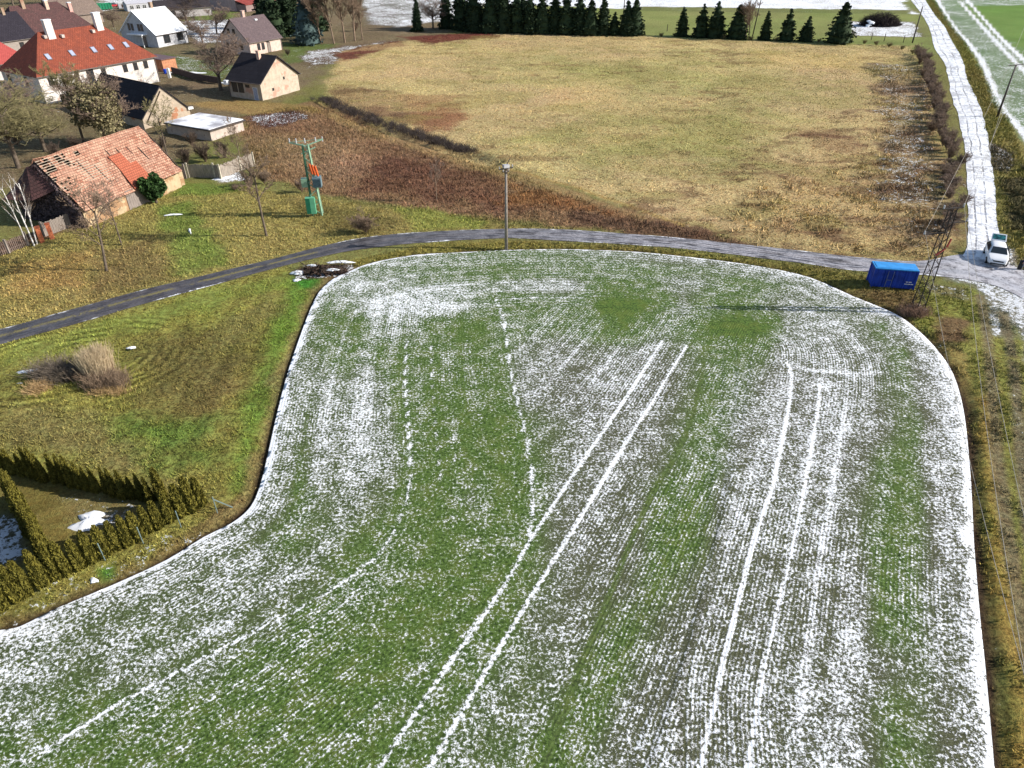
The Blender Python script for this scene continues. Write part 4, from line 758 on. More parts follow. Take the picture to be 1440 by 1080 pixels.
for i in range(2600):
    a_ = rs.uniform(0, 2*pi); q = math.sqrt(rs.random()); z = 3.4*(1-q*q)**.6*rs.uniform(.25, 1); a = Vector((cos(a_)*q*6.0, sin(a_)*q*3.2, z)); sg.append((a, a+Vector((rs.uniform(-1, 1), rs.uniform(-1, 1), rs.uniform(-.3, .8))), .05, .02))
link('branches', seg_mesh('branches', sg), simple('brush_black', S(58, 50, 50), .95, .4, 1), e); lumps(6, 150, 5.4, 2.8, 2.6, .3, .8).build('core', simple('brush_core', S(34, 28, 28), .95, .3, 1), e)
for k_, (q1, q2, q3, r1, r2) in enumerate([(-4, -2.6, 1.2, 1.0, .7), (-4.6, -2.9, .4, .8, .5)]):
    o = snow_patch('snow', None, r1, r2, 30+k_, parent=e, h=.3); o.location = (q1, q2, q3); o.rotation_euler = (.6, 0, 0)
# ------------------------------------------------------------------ building materials
def plaster(name, c, patch=None, amt=.5, sc=.6, dirt=.25):
    m = NT(name, .9, .15); n = m.noise(1.5, 5, .6); a = m.mix(m.step(n, .3, .7), tuple(q*(1-dirt) for q in c), tuple(c))
    if patch is not None: a = m.mix(m.step(m.noise(sc, 5, .7), 1-amt-.12, 1-amt-.07), a, tuple(patch))
    m.color(a); m.bump(n, .02); return m.m
def tiles(name, c1, c2, mortar, sx=.3, sy=.3, moss=None, rough=.85, vary=.5):
    m = NT(name, rough, .2); b = m.n.new('ShaderNodeTexBrick'); mp = m.n.new('ShaderNodeMapping'); uv = m.n.new('ShaderNodeUVMap'); uv.uv_map = 'UVMap'
    m.t.links.new(uv.outputs[0], mp.inputs[0]); m.t.links.new(mp.outputs[0], b.inputs[0]); b.inputs['Scale'].default_value = 1
    b.inputs['Brick Width'].default_value = sx; b.inputs['Row Height'].default_value = sy; b.inputs['Mortar Size'].default_value = .03; b.inputs['Bias'].default_value = 0
    b.inputs['Color1'].default_value = (*c1, 1); b.inputs['Color2'].default_value = (*c2, 1); b.inputs['Mortar'].default_value = (*mortar, 1)
    n = m.noise(.9, 5, .65); c = m.mix(m.math('MULTIPLY', m.step(n, .42, .62), vary), b.outputs[0], tuple(moss if moss is not None else tuple(q*.6 for q in c1)))
    m.color(c); m.bump(b.outputs[1], -.04); return m.m
GLASS = NT('window_glass', .12, .6); GLASS.color((.025, .03, .035)); GLASS = GLASS.m
FRW = simple('frame_white', (.72, .72, .70), .6, .15); FRD = simple('frame_dark', S(70, 58, 52), .7, .2); WOODG = simple('board_grey', S(150, 140, 132), .9, .35, 2, stretch=(6, 6, .6))
def uvslab(name, quad, th, m, parent, ragged=0, grid=None, holes=()):
    """a roof plane (eave a, eave b, ridge b, ridge a) with thickness th and metric UVs"""
    a, b, c, d = [Vector(q) for q in quad]; nrm = ((b-a).cross(d-a)).normalized()
    W = (b-a).length; Hh = max((d-a).length, (c-b).length); nx, ny = grid or (max(1, int(W/1.2)), max(1, int(Hh/1.2))); vs = []; uvs = []
    for j in range(ny+1):
        for i in range(nx+1):
            s = i/nx; t = j/ny; p = a.lerp(b, s).lerp(d.lerp(c, s), t); w_ = vn(np.array([p.x*.5+40]), np.array([p.y*.5+p.z]))[0]-.5
            vs.append(p+nrm*w_*ragged); uvs.append(((p-a).dot((b-a).normalized()), t*Hh))
    k = len(vs); fs = []; 
    def id_(i, j): return j*(nx+1)+i
    for j in range(ny):
        for i in range(nx):
            if (i, j) in holes: continue
            q = [id_(i, j), id_(i+1, j), id_(i+1, j+1), id_(i, j+1)]
            if (vs[q[2]]-vs[q[3]]).length < 1e-5: q = q[:3]
            fs.append(q)
    me = bpy.data.meshes.new(name); me.from_pydata([tuple(v) for v in vs], [], fs); me.update(); ul = me.uv_layers.new(name='UVMap')
    for lp in me.loops: ul.data[lp.index].uv = uvs[lp.vertex_index]
    o = link(name, me, m, parent); md = o.modifiers.new('thick', 'SOLIDIFY'); md.thickness = th; md.offset = -1; return o
GUT = simple('zinc_gutter', S(120, 112, 108), .5, .2)
class House:
    def __init__(s, name, label, cat, xy, ang, L, W, hw, rise, ridge, wm, rm, over=.35, hip=0, gable_m=None, half=0):
        s.e = empty(name, (*xy, 0), R(ang)); tag(s.e, label, cat); s.L, s.W, s.h, s.r, s.ridge = L, W, hw, rise, ridge
        X, Y = (L, W) if ridge == 'x' else (W, L)
        def m(x, y, z): return (x, y, z) if ridge == 'x' else (y, x, z)
        mb = MB(); mb.add([m(x, y, z) for z in (-.3, hw) for (x, y) in ((0, 0), (X, 0), (X, Y), (0, Y))]+([] if hip else [m(0, Y/2, hw+rise), m(X, Y/2, hw+rise)]),
               [(0, 1, 2, 3), (0, 1, 5, 4), (2, 3, 7, 6)]+([(1, 2, 6, 5), (3, 0, 4, 7), (4, 5, 6, 7)] if hip else [(1, 2, 6, 9, 5), (3, 0, 4, 8, 7)]))
        s.wall = mb.build('wall', wm, s.e); k = rise/(Y/2); o = over; zt = hw+rise+.12; ze = hw-k*o+.12
        s.k = k; s.m = m; s.X, s.Y = X, Y
        if rm is None: s.roof = None; return
        rf = []
        if not hip:
            planes = [((-o, -o, ze), (X+o, -o, ze), (X+o, Y/2, zt), (-o, Y/2, zt)), ((X+o, Y+o, ze), (-o, Y+o, ze), (-o, Y/2, zt), (X+o, Y/2, zt))]
        else:
            planes = [((-o, -o, ze), (X+o, -o, ze), (X-hip, Y/2, zt), (hip, Y/2, zt)), ((X+o, Y+o, ze), (-o, Y+o, ze), (hip, Y/2, zt), (X-hip, Y/2, zt)),
                      ((-o, Y+o, ze), (-o, -o, ze), (hip, Y/2, zt), (hip, Y/2, zt+.001)), ((X+o, -o, ze), (X+o, Y+o, ze), (X-hip, Y/2, zt), (X-hip, Y/2, zt+.001))]
        for q in planes:
            q = [m(*p) for p in q]; q = q if ridge == 'x' else [q[1], q[0], q[3], q[2]]; rf.append(uvslab('roof', q, .16, rm, s.e))
        s.roof = rf[0]; s.roofs = rf
        if hw > 2.2:
            g = MB()
            for yy in ((-o-.06, Y+o+.06)): g.bar(m(-o, yy, ze-.06), m(X+o, yy, ze-.06), .14, .12)
            g.build('gutter', GUT, s.e); MB().bar(m(X-.1, -.08, 0), m(X-.1, -.08, hw-.1), .1).bar(m(X-.1, -.08, hw-.1), m(X-.1, -o-.05, ze-.05), .1).build('downpipe', GUT, s.e)
    def win(s, wall, t, z, w_=.9, h=1.3, fm=None, door=False, dm=None, mull=True):
        fm = fm or FRW; X, Y = s.L, s.W
        T_ = {'y0': Matrix(((1, 0, 0, t), (0, 1, 0, 0), (0, 0, 1, z), (0, 0, 0, 1))), 'x0': Matrix(((0, 1, 0, 0), (-1, 0, 0, abs(t)), (0, 0, 1, z), (0, 0, 0, 1))) ,
              'x1': Matrix(((0, -1, 0, X), (1, 0, 0, t), (0, 0, 1, z), (0, 0, 0, 1)))}[wall]
        f = MB(); b = .08
        f.box(-w_/2-b, -w_/2, -.05, .1, -b, h+b, T_); f.box(w_/2, w_/2+b, -.05, .1, -b, h+b, T_); f.box(-w_/2, w_/2, -.05, .1, h, h+b, T_); f.box(-w_/2, w_/2, -.07, .1, -b, 0, T_)
        if not door and mull: f.box(-.03, .03, -.045, .1, 0, h, T_); f.box(-w_/2, w_/2, -.04, .1, h*.6, h*.6+.05, T_)
        o = f.build('door' if door else 'window', fm, s.e)
        MB().box(-w_/2, w_/2, -.025, .1, 0, h, T_).build('door_leaf' if door else 'pane', (dm or WOODG) if door else GLASS, o); return o
    def chim(s, x, y, z0, z1, m, sx=.6, sy=.6):
        o = MB().box(x-sx/2, x+sx/2, y-sy/2, y+sy/2, z0, z1).build('chimney', m, s.roof); MB().box(x-sx/2-.06, x+sx/2+.06, y-sy/2-.06, y+sy/2+.06, z1, z1+.12).build('chimney_cap', SN if sx > .7 else m, o)
        return o
    def onroof(s, x, t): # point on the front roof plane: x along, t 0 eave..1 ridge (ridge x)
        return (x, s.Y/2*t, s.h+s.r*t+.12)
BRICK = tiles('red_brick', tuple(S(176, 104, 74)), tuple(S(150, 84, 60)), tuple(S(170, 150, 130)), .25, .08)

# big white house with hipped red roof
WH = plaster('white_plaster_worn', S(236, 230, 224), S(196, 172, 158), .3, .7)
RT = tiles('red_tile', tuple(S(168, 90, 68)), tuple(S(146, 76, 56)), tuple(S(112, 58, 46)), .35, .3, S(124, 68, 56), .8, .55)
h = House('manor_house', 'big white two-storey house with hipped red tile roof and two white chimneys', 'house', (-81.8, 131), 59, 23, 11.6, 4.8, 5.5, 'x', WH, RT, .45, hip=5.6)
for i, t in enumerate((2.0, 4.4, 6.8, 12.0, 16.4, 18.6, 20.8)): h.win('y0', t, 2.8, .75, 1.15, FRD)
h.win('y0', 9.4, 1.6, 1.2, 2.6, FRD); h.win('y0', 4, .2, .9, .8, FRD); h.win('x0', -4, 2.6, .95, 1.4, FRD); h.win('x0', -9.5, 2.6, .95, 1.4, FRD)
for x_ in (4.0, 8.4, 12.6, 16.0, 19.2):
    p_ = Vector(h.onroof(x_, .36)); M = Matrix.Translation(p_) @ Matrix.Rotation(math.atan(h.k), 4, 'X')
    o = MB().box(-.42, .42, -.65, .65, -.02, .12, M).build('skylight', simple('skylight_frame', S(120, 116, 122), .5, .1), h.roof); MB().box(-.32, .32, -.52, .52, .1, .14, M).build('pane', simple('sky_glass', S(170, 178, 205), .15, .1, spec=.6), o)
for x_, t in ((6.0, .84), (9.0, .8), (15, .82)):
    p_ = Vector(h.onroof(x_, t)); MB().box(-.25, .25, -.5, .3, -.1, .4, Matrix.Translation(p_)).build('roof_vent', simple('vent', S(200, 188, 180), .7, .2), h.roof)
h.chim(7.2, 4.9, 8.4, 12.2, simple('chim_white', S(235, 225, 220), .9, .15), 1.3, .8); h.chim(16.8, 5.2, 9, 12.4, simple('chim_white2', S(235, 225, 220), .9, .15), 1.3, .8)
MB().box(-3.2, -.35, 8, 11.3, 0, 2.6).build('annex', plaster('annex_wall', S(150, 140, 134)), h.e)
mb = MB(); mb.box(1.5, 9, -2.6, -2.3, 0, 1.6); mb.build('terrace_wall', plaster('dirty_wall', S(128, 112, 104), S(90, 76, 70), .4), h.e)
# white-roofed house
SR = simple('snowy_roof', SNOW, .6, .08, .8, stretch=(.3, 3, 3))
h = House('snow_roofed_house', 'white house whose steep roof is completely covered with snow', 'house', (-86.6, 190.5), 65, 9.6, 11.9, 3.0, 4.8, 'x', plaster('white_plaster', S(214, 216, 222), None), SR, .4)
h.win('y0', 3.0, .8, 1.8, 1.6, FRD); h.win('y0', 7.2, .9, 1.7, 1.7, FRD)
for t in (-4.2, -5.2, -7.4, -8.5): h.win('x0', t, 3.5, .65, 1.4, FRD, mull=False)
h.win('x0', -4.2, .1, 1.0, 2.1, FRD, True); MB().box(-1.6, 0, 3.0, 8.2, 2.7, 2.9).build('porch_roof', SN, h.e); MB().box(-1.5, -1.3, 3.2, 3.4, 0, 2.7).build('porch_post', FRW, h.e)
h.chim(6.0, 6.2, 7, 9, BRICK, .7, .7)
# grey-roofed house
GR = tiles('grey_brown_tile', tuple(S(122, 106, 108)), tuple(S(108, 94, 98)), tuple(S(80, 70, 72)), .4, .35, S(96, 84, 86), .75, .3)
h = House('grey_roofed_house', 'cream house with plain grey-brown tile roof in front of the dark spruces', 'house', (-60.6, 179.5), 58, 9.6, 9.9, 2.9, 4.4, 'x', plaster('cream_wall', S(226, 204, 192), None), GR, .35)
for t in (-2.8, -5.0, -7.6): h.win('x0', t, 1.1, .8, 1.1, FRD)
for t in (-4.6, -6.4): h.win('x0', t, 4.2, .7, 1.0, FRD)
for t in (2.6, 3.9): h.win('y0', t, .9, .7, 1.3, FRD)
h.win('y0', 5.6, .1, .8, 2.0, FRD, True); h.win('y0', 5.4, 2.3, .8, .4, FRD, mull=False)
h.chim(4.0, 5.2, 6.6, 8.6, simple('chim_pink', S(210, 180, 168), .9, .2), .7, .7)
p_ = Vector(h.onroof(6.4, .8)); MB().box(-.3, .3, -.3, .3, -.05, .25, Matrix.Translation(p_)).build('skylight', SN, h.roof)
# small black-roofed house
BR = tiles('black_felt', tuple(S(52, 50, 56)), tuple(S(44, 42, 48)), tuple(S(36, 34, 40)), 1.0, .9, S(40, 38, 44), .9, .3)
h = House('black_roofed_house', 'small cream house with black roof and sunlit gable at the meadow edge', 'house', (-44.6, 133.8), 64, 10.0, 7.6, 3.0, 3.6, 'y', plaster('ochre_wall', S(204, 190, 172), S(186, 152, 134), .33, .5), BR, .4)
for t in (-6.2, -4.7): h.win('x0', t, 1.0, 1.1, 1.5, FRD)
h.win('x0', -1.4, 0, .9, 2.0, FRW, True, simple('door_blue_grey', S(170, 180, 205), .6, .2)); h.win('x0', -3.1, 2.0, .8, .35, FRD, mull=False)
h.win('y0', 3.0, 1.2, .3, .3, FRD, mull=False); h.win('y0', 6.2, 2.6, .25, .3, FRD, mull=False)
h.chim(4.2, 3.2, 5.6, 7.3, simple('chim_pink2', S(222, 186, 168), .9, .25), .6, .6); MB().box(-.9, -.35, 7.0, 7.8, 2.2, 2.9).build('porch_roof', SN, h.e)
# brick barn with black roof
h = House('brick_barn', 'derelict barn with black roof and crumbling brick and plaster gable', 'barn', (-57.5, 114.5), 54, 8.2, 17, 1.5, 4.1, 'y', plaster('crumbling', S(198, 182, 162), S(180, 128, 98), .3, .3), BR, .2)
MB().bar((0.6, -.06, .8), (4.0, -.06, 4.9), .22, .12).build('verge_board', FRD, h.e); MB().box(7.9, 8.8, -.3, .2, 1.4, 1.75).build('eave_stub', FRW, h.e)
# flat shed with snow on top
h = House('flat_shed', 'low shed with snow lying on its flat roof and a pale wall', 'shed', P(298, 198), 63, 6.6, 9.2, 1.45, .01, 'x', plaster('pale_wall', S(206, 192, 182), S(160, 140, 128), .25), None)
MB().box(-.3, 6.8, -.45, 9.3, 1.45, 1.6).build('roof', simple('felt_grey', S(80, 74, 74)), h.e); MB().box(-.2, 6.7, -.1, 9.2, 1.6, 1.68).build('roof_snow', simple('thin_snow', SNOW, .7, .3, .25, S(176, 174, 180)), h.e)
# small shed by the big house
h = House('garden_shed', 'small reddish board shed with flat brown roof right of the big house', 'shed', P(231, 101), 60, 3.4, 6.2, 2.3, .01, 'x', simple('orange_board', S(190, 134, 102), .9, .25, 2), None)
MB().box(-.3, 3.7, -.3, 6.5, 2.3, 2.42).build('roof', simple('brown_sheet', S(112, 92, 96), .7, .2), h.e)
e = empty('water_barrel', (*P(233, 104), 0)); tag(e, 'bright blue barrel standing by the corner of the reddish shed', 'barrel'); BL = simple('blue_plastic', S(30, 70, 190), .4, .1)
MB().tube((0, 0, 0), (0, 0, .9), .32, .32, 14).build('body', BL, e); MB().tube((0, 0, .9), (0, 0, .96), .34, .3, 14).build('lid', BL, e)
# houses behind
DR = tiles('dark_red_tile', tuple(S(112, 80, 78)), tuple(S(92, 66, 66)), tuple(S(70, 52, 52)), .4, .35, S(84, 66, 64), .85, .6)
h = House('old_dark_roofed_house', 'long house with blotched dark red roof and two chimneys behind the big white house', 'house', P(20, 50, 3.4), 60, 20, 11, 3.4, 5.4, 'x', plaster('grey_wall', S(170, 162, 158)), DR, .3, hip=4)
h.chim(7.0, 5, 7.6, 10.2, BRICK, .8, .7); h.chim(12.4, 4.4, 7, 9.4, simple('chim_cream', S(214, 188, 170), .9, .2), .8, .7); h.chim(17.6, 3.4, 6, 8.6, simple('chim_pinkish', S(220, 170, 160), .9, .2), .8, .7)
h.win('y0', 5, 1, .9, 1.2, FRD); h.win('y0', 11, 1, .9, 1.2, FRD); h.win('x0', -4, 1, .9, 1.2, FRD); h.win('x0', -8, 1, .9, 1.2, FRD)
h = House('tan_roofed_barn', 'barn with weathered tan roof behind the long dark-roofed house', 'barn', P(84, 24, 2.5), 58, 13, 10, 2.6, 4.2, 'x', plaster('tan_wall', S(150, 136, 126)), tiles('tan_tile', tuple(S(150, 132, 120)), tuple(S(130, 114, 106)), tuple(S(100, 90, 84)), .4, .35, None, .85, .4), .3)
h.win('x0', -5, 0, 1.8, 2.2, FRD, True)
h = House('slate_roofed_house', 'house with dark slate roof cut by the left edge of the photo', 'house', P(-28, 62, 3), 60, 13, 11, 3, 5, 'x', plaster('wall_g', S(170, 160, 152)), tiles('slate', tuple(S(60, 56, 66)), tuple(S(50, 46, 56)), tuple(S(40, 38, 44)), .4, .3), .3)
h.win('y0', 4, 1, .9, 1.2, FRD); h.win('y0', 9, 1, .9, 1.2, FRD); h.chim(10, 5.2, 7, 9, BRICK)
PR = tiles('pink_red_tile', tuple(S(190, 92, 86)), tuple(S(176, 82, 78)), tuple(S(160, 70, 66)), .4, .35, S(190, 90, 84), .7, .3)
h = House('pink_roofed_house', 'house with bright pinkish-red roof cut by the left edge of the photo', 'house', P(-20, 92, 3.2), 62, 8.5, 10, 3.2, 4, 'x', plaster('white_w', S(220, 214, 208)), PR, .4, hip=3)
h.win('y0', 3, 1, 1, 1.3, FRD); h.win('y0', 6, 1, 1, 1.3, FRD)
h = House('pink_house', 'greyish-pink house with a red lean-to roof cut by the top edge', 'house', P(333, 16, 0), 62, 14, 12, 6, 4.5, 'x', plaster('pink_wall', S(190, 168, 170)), DR, .3)
for t in (2.5, 6.5, 10.5): h.win('y0', t, 3.6, 1.2, 1.4, FRW)
mb = MB(); mb.add([(0, -4.5, 2.2), (14, -4.5, 2.2), (14, -.01, 3.2), (0, -.01, 3.2), (0, -4.5, 2.0), (14, -4.5, 2.0), (14, -.01, 3.0), (0, -.01, 3.0)], [(0, 1, 2, 3), (4, 7, 6, 5), (0, 4, 5, 1), (1, 5, 6, 2), (3, 2, 6, 7), (0, 3, 7, 4)]); mb.build('lean_to_roof', simple('lean_red', S(150, 70, 64), .8, .25, 1), h.e)
MB().box(.3, 13.7, -4.2, -.01, 0, 2.0).build('lean_to_wall', plaster('pink_w2', S(160, 140, 136)), h.e)
h = House('dark_long_shed', 'long low shed with dark roof and snow edge behind the snow-roofed house', 'shed', P(222, 14, 2.4), 35, 16, 7, 2.4, 2.2, 'x', plaster('shed_w', S(190, 184, 184)), tiles('dark_sheet', tuple(S(66, 60, 64)), tuple(S(56, 52, 56)), tuple(S(50, 46, 50)), 1, .5), .3)
h.win('y0', 4, .8, 1.5, 1, FRD)
h = House('greenhouse', 'pale low greenhouse-like shed at the top of the village', 'shed', P(180, 16, 0), 40, 9, 4, 2.0, .8, 'x', plaster('milky', S(208, 210, 216)), simple('milky_roof', S(200, 200, 208), .4, .15), .1)
for t in (1.5, 3.5, 5.5, 7.5): h.win('y0', t, .6, 1.1, 1.0, FRW)
for i in range(4):
    xy = np.array(P(168, 13))+np.array([cos(R(36)), sin(R(36))])*i*3.2
    e = empty('beehive_box', (*xy, 0), R(36)); tag(e, 'pale grey box in the row beside the red car at the back', 'storage box', 'pale boxes in a row behind the village')
    MB().box(0, 2.4, 0, 1.4, .2, 1.7).build('body', simple('pale_grey_%d' % i, S(190, 190, 196), .6, .2), e); MB().box(-.1, 2.5, -.1, 1.5, 1.7, 1.82).build('lid', FRW, e); MB().box(.9, 1.5, -.03, 0, .4, 1.4).build('hatch', FRD, e)
e = empty('green_skip', (*P(136, 15), 0), R(38)); tag(e, 'open green metal skip container behind the village', 'skip'); GC = simple('green_paint', S(40, 140, 100), .5, .15)
mb = MB(); mb.box(0, 5, 0, .1, .2, 1.9).box(0, 5, 2.4, 2.5, .2, 1.9).box(0, .1, .1, 2.4, .2, 1.9).box(4.9, 5, .1, 2.4, .2, 1.9).box(.1, 4.9, .1, 2.4, .2, .3); mb.build('tub', GC, e)
mb = MB()
for k_ in range(6): mb.box(.3+k_*.85, .42+k_*.85, -.08, -.002, .25, 1.85)
mb.build('rib', simple('green_dark', S(26, 96, 72), .6, .15), e)
e = empty('red_car', (*P(152, 11), 0), R(40)); tag(e, 'small red car parked beside the green skip', 'car'); RC = simple('red_paint', S(200, 60, 66), .35, .05, spec=.5)
MB().add([(0, 0, .3), (4, 0, .3), (4, 1.6, .3), (0, 1.6, .3), (0, 0, .85), (4, 0, .8), (4, 1.6, .8), (0, 1.6, .85)], [(0, 1, 2, 3), (4, 5, 6, 7), (0, 1, 5, 4), (1, 2, 6, 5), (2, 3, 7, 6), (3, 0, 4, 7)]).build('body', RC, e, bevel=.08)
MB().add([(.5, .08, .84), (3.1, .08, .83), (3.1, 1.52, .83), (.5, 1.52, .84), (1, .2, 1.35), (2.4, .2, 1.35), (2.4, 1.4, 1.35), (1, 1.4, 1.35)], [(0, 1, 2, 3), (4, 5, 6, 7), (0, 1, 5, 4), (1, 2, 6, 5), (2, 3, 7, 6), (3, 0, 4, 7)]).build('cabin', GLASS, e, bevel=.05)
for wx in (.8, 3.2):
    for wy in (-.02, 1.42): MB().tube((wx, wy, .3), (wx, wy+.2, .3), .3, .3, 14).build('wheel', FRD, e)

# ruined tiled barn
BT = tiles('old_tile', tuple(S(206, 162, 138)), tuple(S(158, 104, 84)), tuple(S(108, 80, 68)), .32, .3, S(196, 160, 138), .9, .4)
NTL = tiles('new_tile', tuple(S(190, 110, 84)), tuple(S(176, 98, 74)), tuple(S(140, 80, 60)), .3, .3, S(172, 100, 78), .8, .2)
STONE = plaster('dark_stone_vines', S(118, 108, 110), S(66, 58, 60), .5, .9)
bx = (-46.0, 73.2); L_, W_, hw_, rs_ = 14.4, 8.8, 2.2, 4.6
h = House('tiled_barn', 'ruined stone barn with sagging orange tile roof full of holes', 'barn', bx, 70, L_, W_, hw_, rs_, 'x', STONE, None)
m2 = plaster('pale_barn_wall', S(206, 184, 150), S(170, 136, 104), .4, .5); MB().box(.0, L_, -.12, -.002, -.2, hw_-.1).build('front_wall', m2, h.e)  # pale tan plaster with browner patches
mb = MB()
for k_ in range(11): mb.box(5.9+k_*.34, 6.22+k_*.34, -.2, -.121, 0, hw_-.05)
mb.build('barn_door', simple('door_grey', S(150, 140, 134), .95, .3, 3, stretch=(5, 5, .5)), h.e)
k = rs_/(W_/2); o_ = .45; ze = hw_-k*o_+.14; zt = hw_+rs_+.14; nx, ny = 52, 26; holes = set()
for (i0, i1, j0, j1, pr) in [(0, 4, 19, 25, .8), (8, 11, 21, 24, .75), (3, 6, 12, 15, .4), (10, 12, 19, 21, .8), (16, 17, 22, 23, 1.0), (0, 1, 7, 20, .35)]:
    for i in range(i0, i1+1):
        for j in range(j0, j1+1):
            if random.random() < pr: holes.add((i, j))
rf = uvslab('roof', ((0, -o_, ze), (L_+.3, -o_, ze), (L_+.3, W_/2, zt), (0, W_/2, zt)), .05, BT, h.e, .35, (nx, ny), holes)
rb = uvslab('roof', ((L_+.3, W_+o_, ze), (0, W_+o_, ze), (0, W_/2, zt), (L_+.3, W_/2, zt)), .05, BT, h.e, .3, (20, 10))
def rp_(x, t, dz=0): return (x, -o_+t*(W_/2+o_), ze+t*(zt-ze)+dz)
q = [rp_(7.2, 0, .24), rp_(10.3, 0, .24), rp_(10.3, .42, .24), rp_(7.6, .42, .24)]; uvslab('new_tile_patch', q, .05, NTL, rf, .1)
q = [rp_(7.6, .42, .24), rp_(9.4, .42, .24), rp_(9.4, .64, .24), rp_(7.6, .64, .24)]; uvslab('new_tile_patch', q, .05, NTL, rf, .1)
mb = MB()
for k_ in range(12): mb.bar(rp_(.1+k_*1.35, .02, -.2), rp_(.1+k_*1.35, .98, -.2), .12)
mb.build('rafter', FRD, rf)
mb = MB()
for t in np.linspace(.35, .97, 16): mb.bar(rp_(0, t, -.1), rp_(6.5, t, -.1), .05)
mb.build('batten', simple('batten_pale', S(196, 182, 164), .9, .2), rf)
uvslab('collapsed_roof', ((-1.6, 4.6, 3.0), (-.05, 2.2, 4.1), (.1, 4.2, 6.4), (-.4, 5.2, 6.2)), .08, DR, h.e, .25); uvslab('collapsed_roof', ((-2.4, 7.8, 3.0), (-1.6, 4.6, 3.0), (-.4, 5.2, 6.2), (-.1, 7.6, 4.4)), .08, DR, h.e, .25)
# vines over the shaded gable
pts = rng.random((5200, 3))*np.array([0, W_, 1.0]); hh = hw_+rs_*(1-np.abs(pts[:, 1]-W_/2)/(W_/2)); pts[:, 2] = pts[:, 2]*hh*.98; pts[:, 0] = -.12-rng.random(5200)*.15
V, F = leaves(pts, .16); link('bare_creeper', npmesh('creeper', V, F), simple('creeper', S(112, 98, 100), .95, .45, 1.5), h.e)

# ------------------------------------------------------------------ fences and garden walls
def fence(label, pts, hgt, m, pw=.14, gap=.02, posts=True, pm=None, conc=False):
    w_ = [np.array(P(*q)) for q in pts]; e = empty('board_fence', (*w_[0], 0)); tag(e, label, 'fence'); mb = MB(); o0 = w_[0]
    for a, b in zip(w_[:-1], w_[1:]):
        L = np.hypot(*(b-a)); d = (b-a)/L; ang = math.atan2(d[1], d[0]); M0 = Matrix.Translation((*(a-o0), 0)) @ Matrix.Rotation(ang, 4, 'Z'); n = int(L/(pw+gap))
        for i in range(n): mb.box(i*(pw+gap), i*(pw+gap)+pw, -.015, .015, 0.02, hgt*random.uniform(.93, 1.03), M0)
        mb.box(0, L, .017, .06, hgt*.75, hgt*.75+.08, M0); mb.box(0, L, .017, .06, hgt*.25, hgt*.25+.08, M0)
    mb.build('board_panel', m, e)
    for a in w_:
        MB().box(-.1, .1, -.1, .1, 0, hgt+.15, Matrix.Translation((*(a-o0), 0))).build('post', pm or WOODG, e)
    return e
fence('tall weathered board fence bending behind the grass right of the tiled barn', [(266, 250), (303, 250), (311, 252), (339, 240), (358, 234)], 1.75, simple('board_pale', S(168, 158, 146), .9, .35, 3, stretch=(5, 5, .5)), pm=simple('post_pale', S(200, 192, 172), .9, .25))
fence('dark board fence between the tiled barn wall and the pale gate pillar', [(250, 254), (262, 251)], 1.7, FRD)
fence('low grey board fence at the foot of the dark stone gable', [(64, 333), (116, 313)], 1.5, WOODG)
fence('leaning wooden fence at the left edge below the birches', [(-40, 372), (13, 356), (40, 345)], 1.3, simple('board_dark', S(120, 104, 96), .9, .35, 3), pw=.1, gap=.09)
e = empty('barn_yard_wall', (*P(236, 268), 0), R(60)); tag(e, 'short pale plastered wall end beside the ivy-grown tree', 'wall')
MB().box(0, 2.6, 0, .4, 0, 1.9).build('wall', m2, e); MB().box(-.05, 2.65, -.05, .45, 1.9, 2.0).build('coping', STONE, e)
BP = plaster('orange_brick', S(206, 124, 88), S(170, 96, 70), .4, 2)
for i, (u, v, lb) in enumerate([(60, 341, 'orange brick gatepost beside the birch trunks'), (74, 336, 'orange brick gatepost nearer the barn')]):
    e = empty('brick_pillar', (*P(u, v), 0), R(30)); tag(e, lb, 'gatepost', 'brick gateposts below the barn'); MB().box(-.2, .2, -.2, .2, 0, 1.65).build('shaft', BP, e); MB().box(-.24, .24, -.24, .24, 1.65, 1.73).build('cap', BP, e)
e = empty('yard_wall', (*P(243, 103), 0)); tag(e, 'low dark wall running from the reddish shed towards the thick-trunked tree', 'wall'); a = np.array(P(243, 103)); mb = MB()
pts_ = [np.array(P(*q))-a for q in [(243, 103), (275, 112), (310, 118)]]
for p_, q_ in zip(pts_[:-1], pts_[1:]): mb.bar((*p_, .6), (*q_, .6), .3, 1.2)
mb.build('wall', plaster('dark_wall', S(96, 84, 80)), e); MB().box(-.25, .25, -.25, .25, 0, 1.9, Matrix.Translation((*(np.array(P(239, 110))-a), 0))).build('pillar', FRW, e)
for (u, v, rx, ry, lb) in [(262, 102, 3.2, 1.2, 'snow strip lying behind the low dark yard wall'), (325, 117, 2.2, 1.0, 'bluish snow strip at the foot of the thick-trunked tree'), (385, 128, .01, .01, None)]:
    if lb: snow_patch('snow_patch', (u, v), rx, ry, int(u), lb, h=.08)
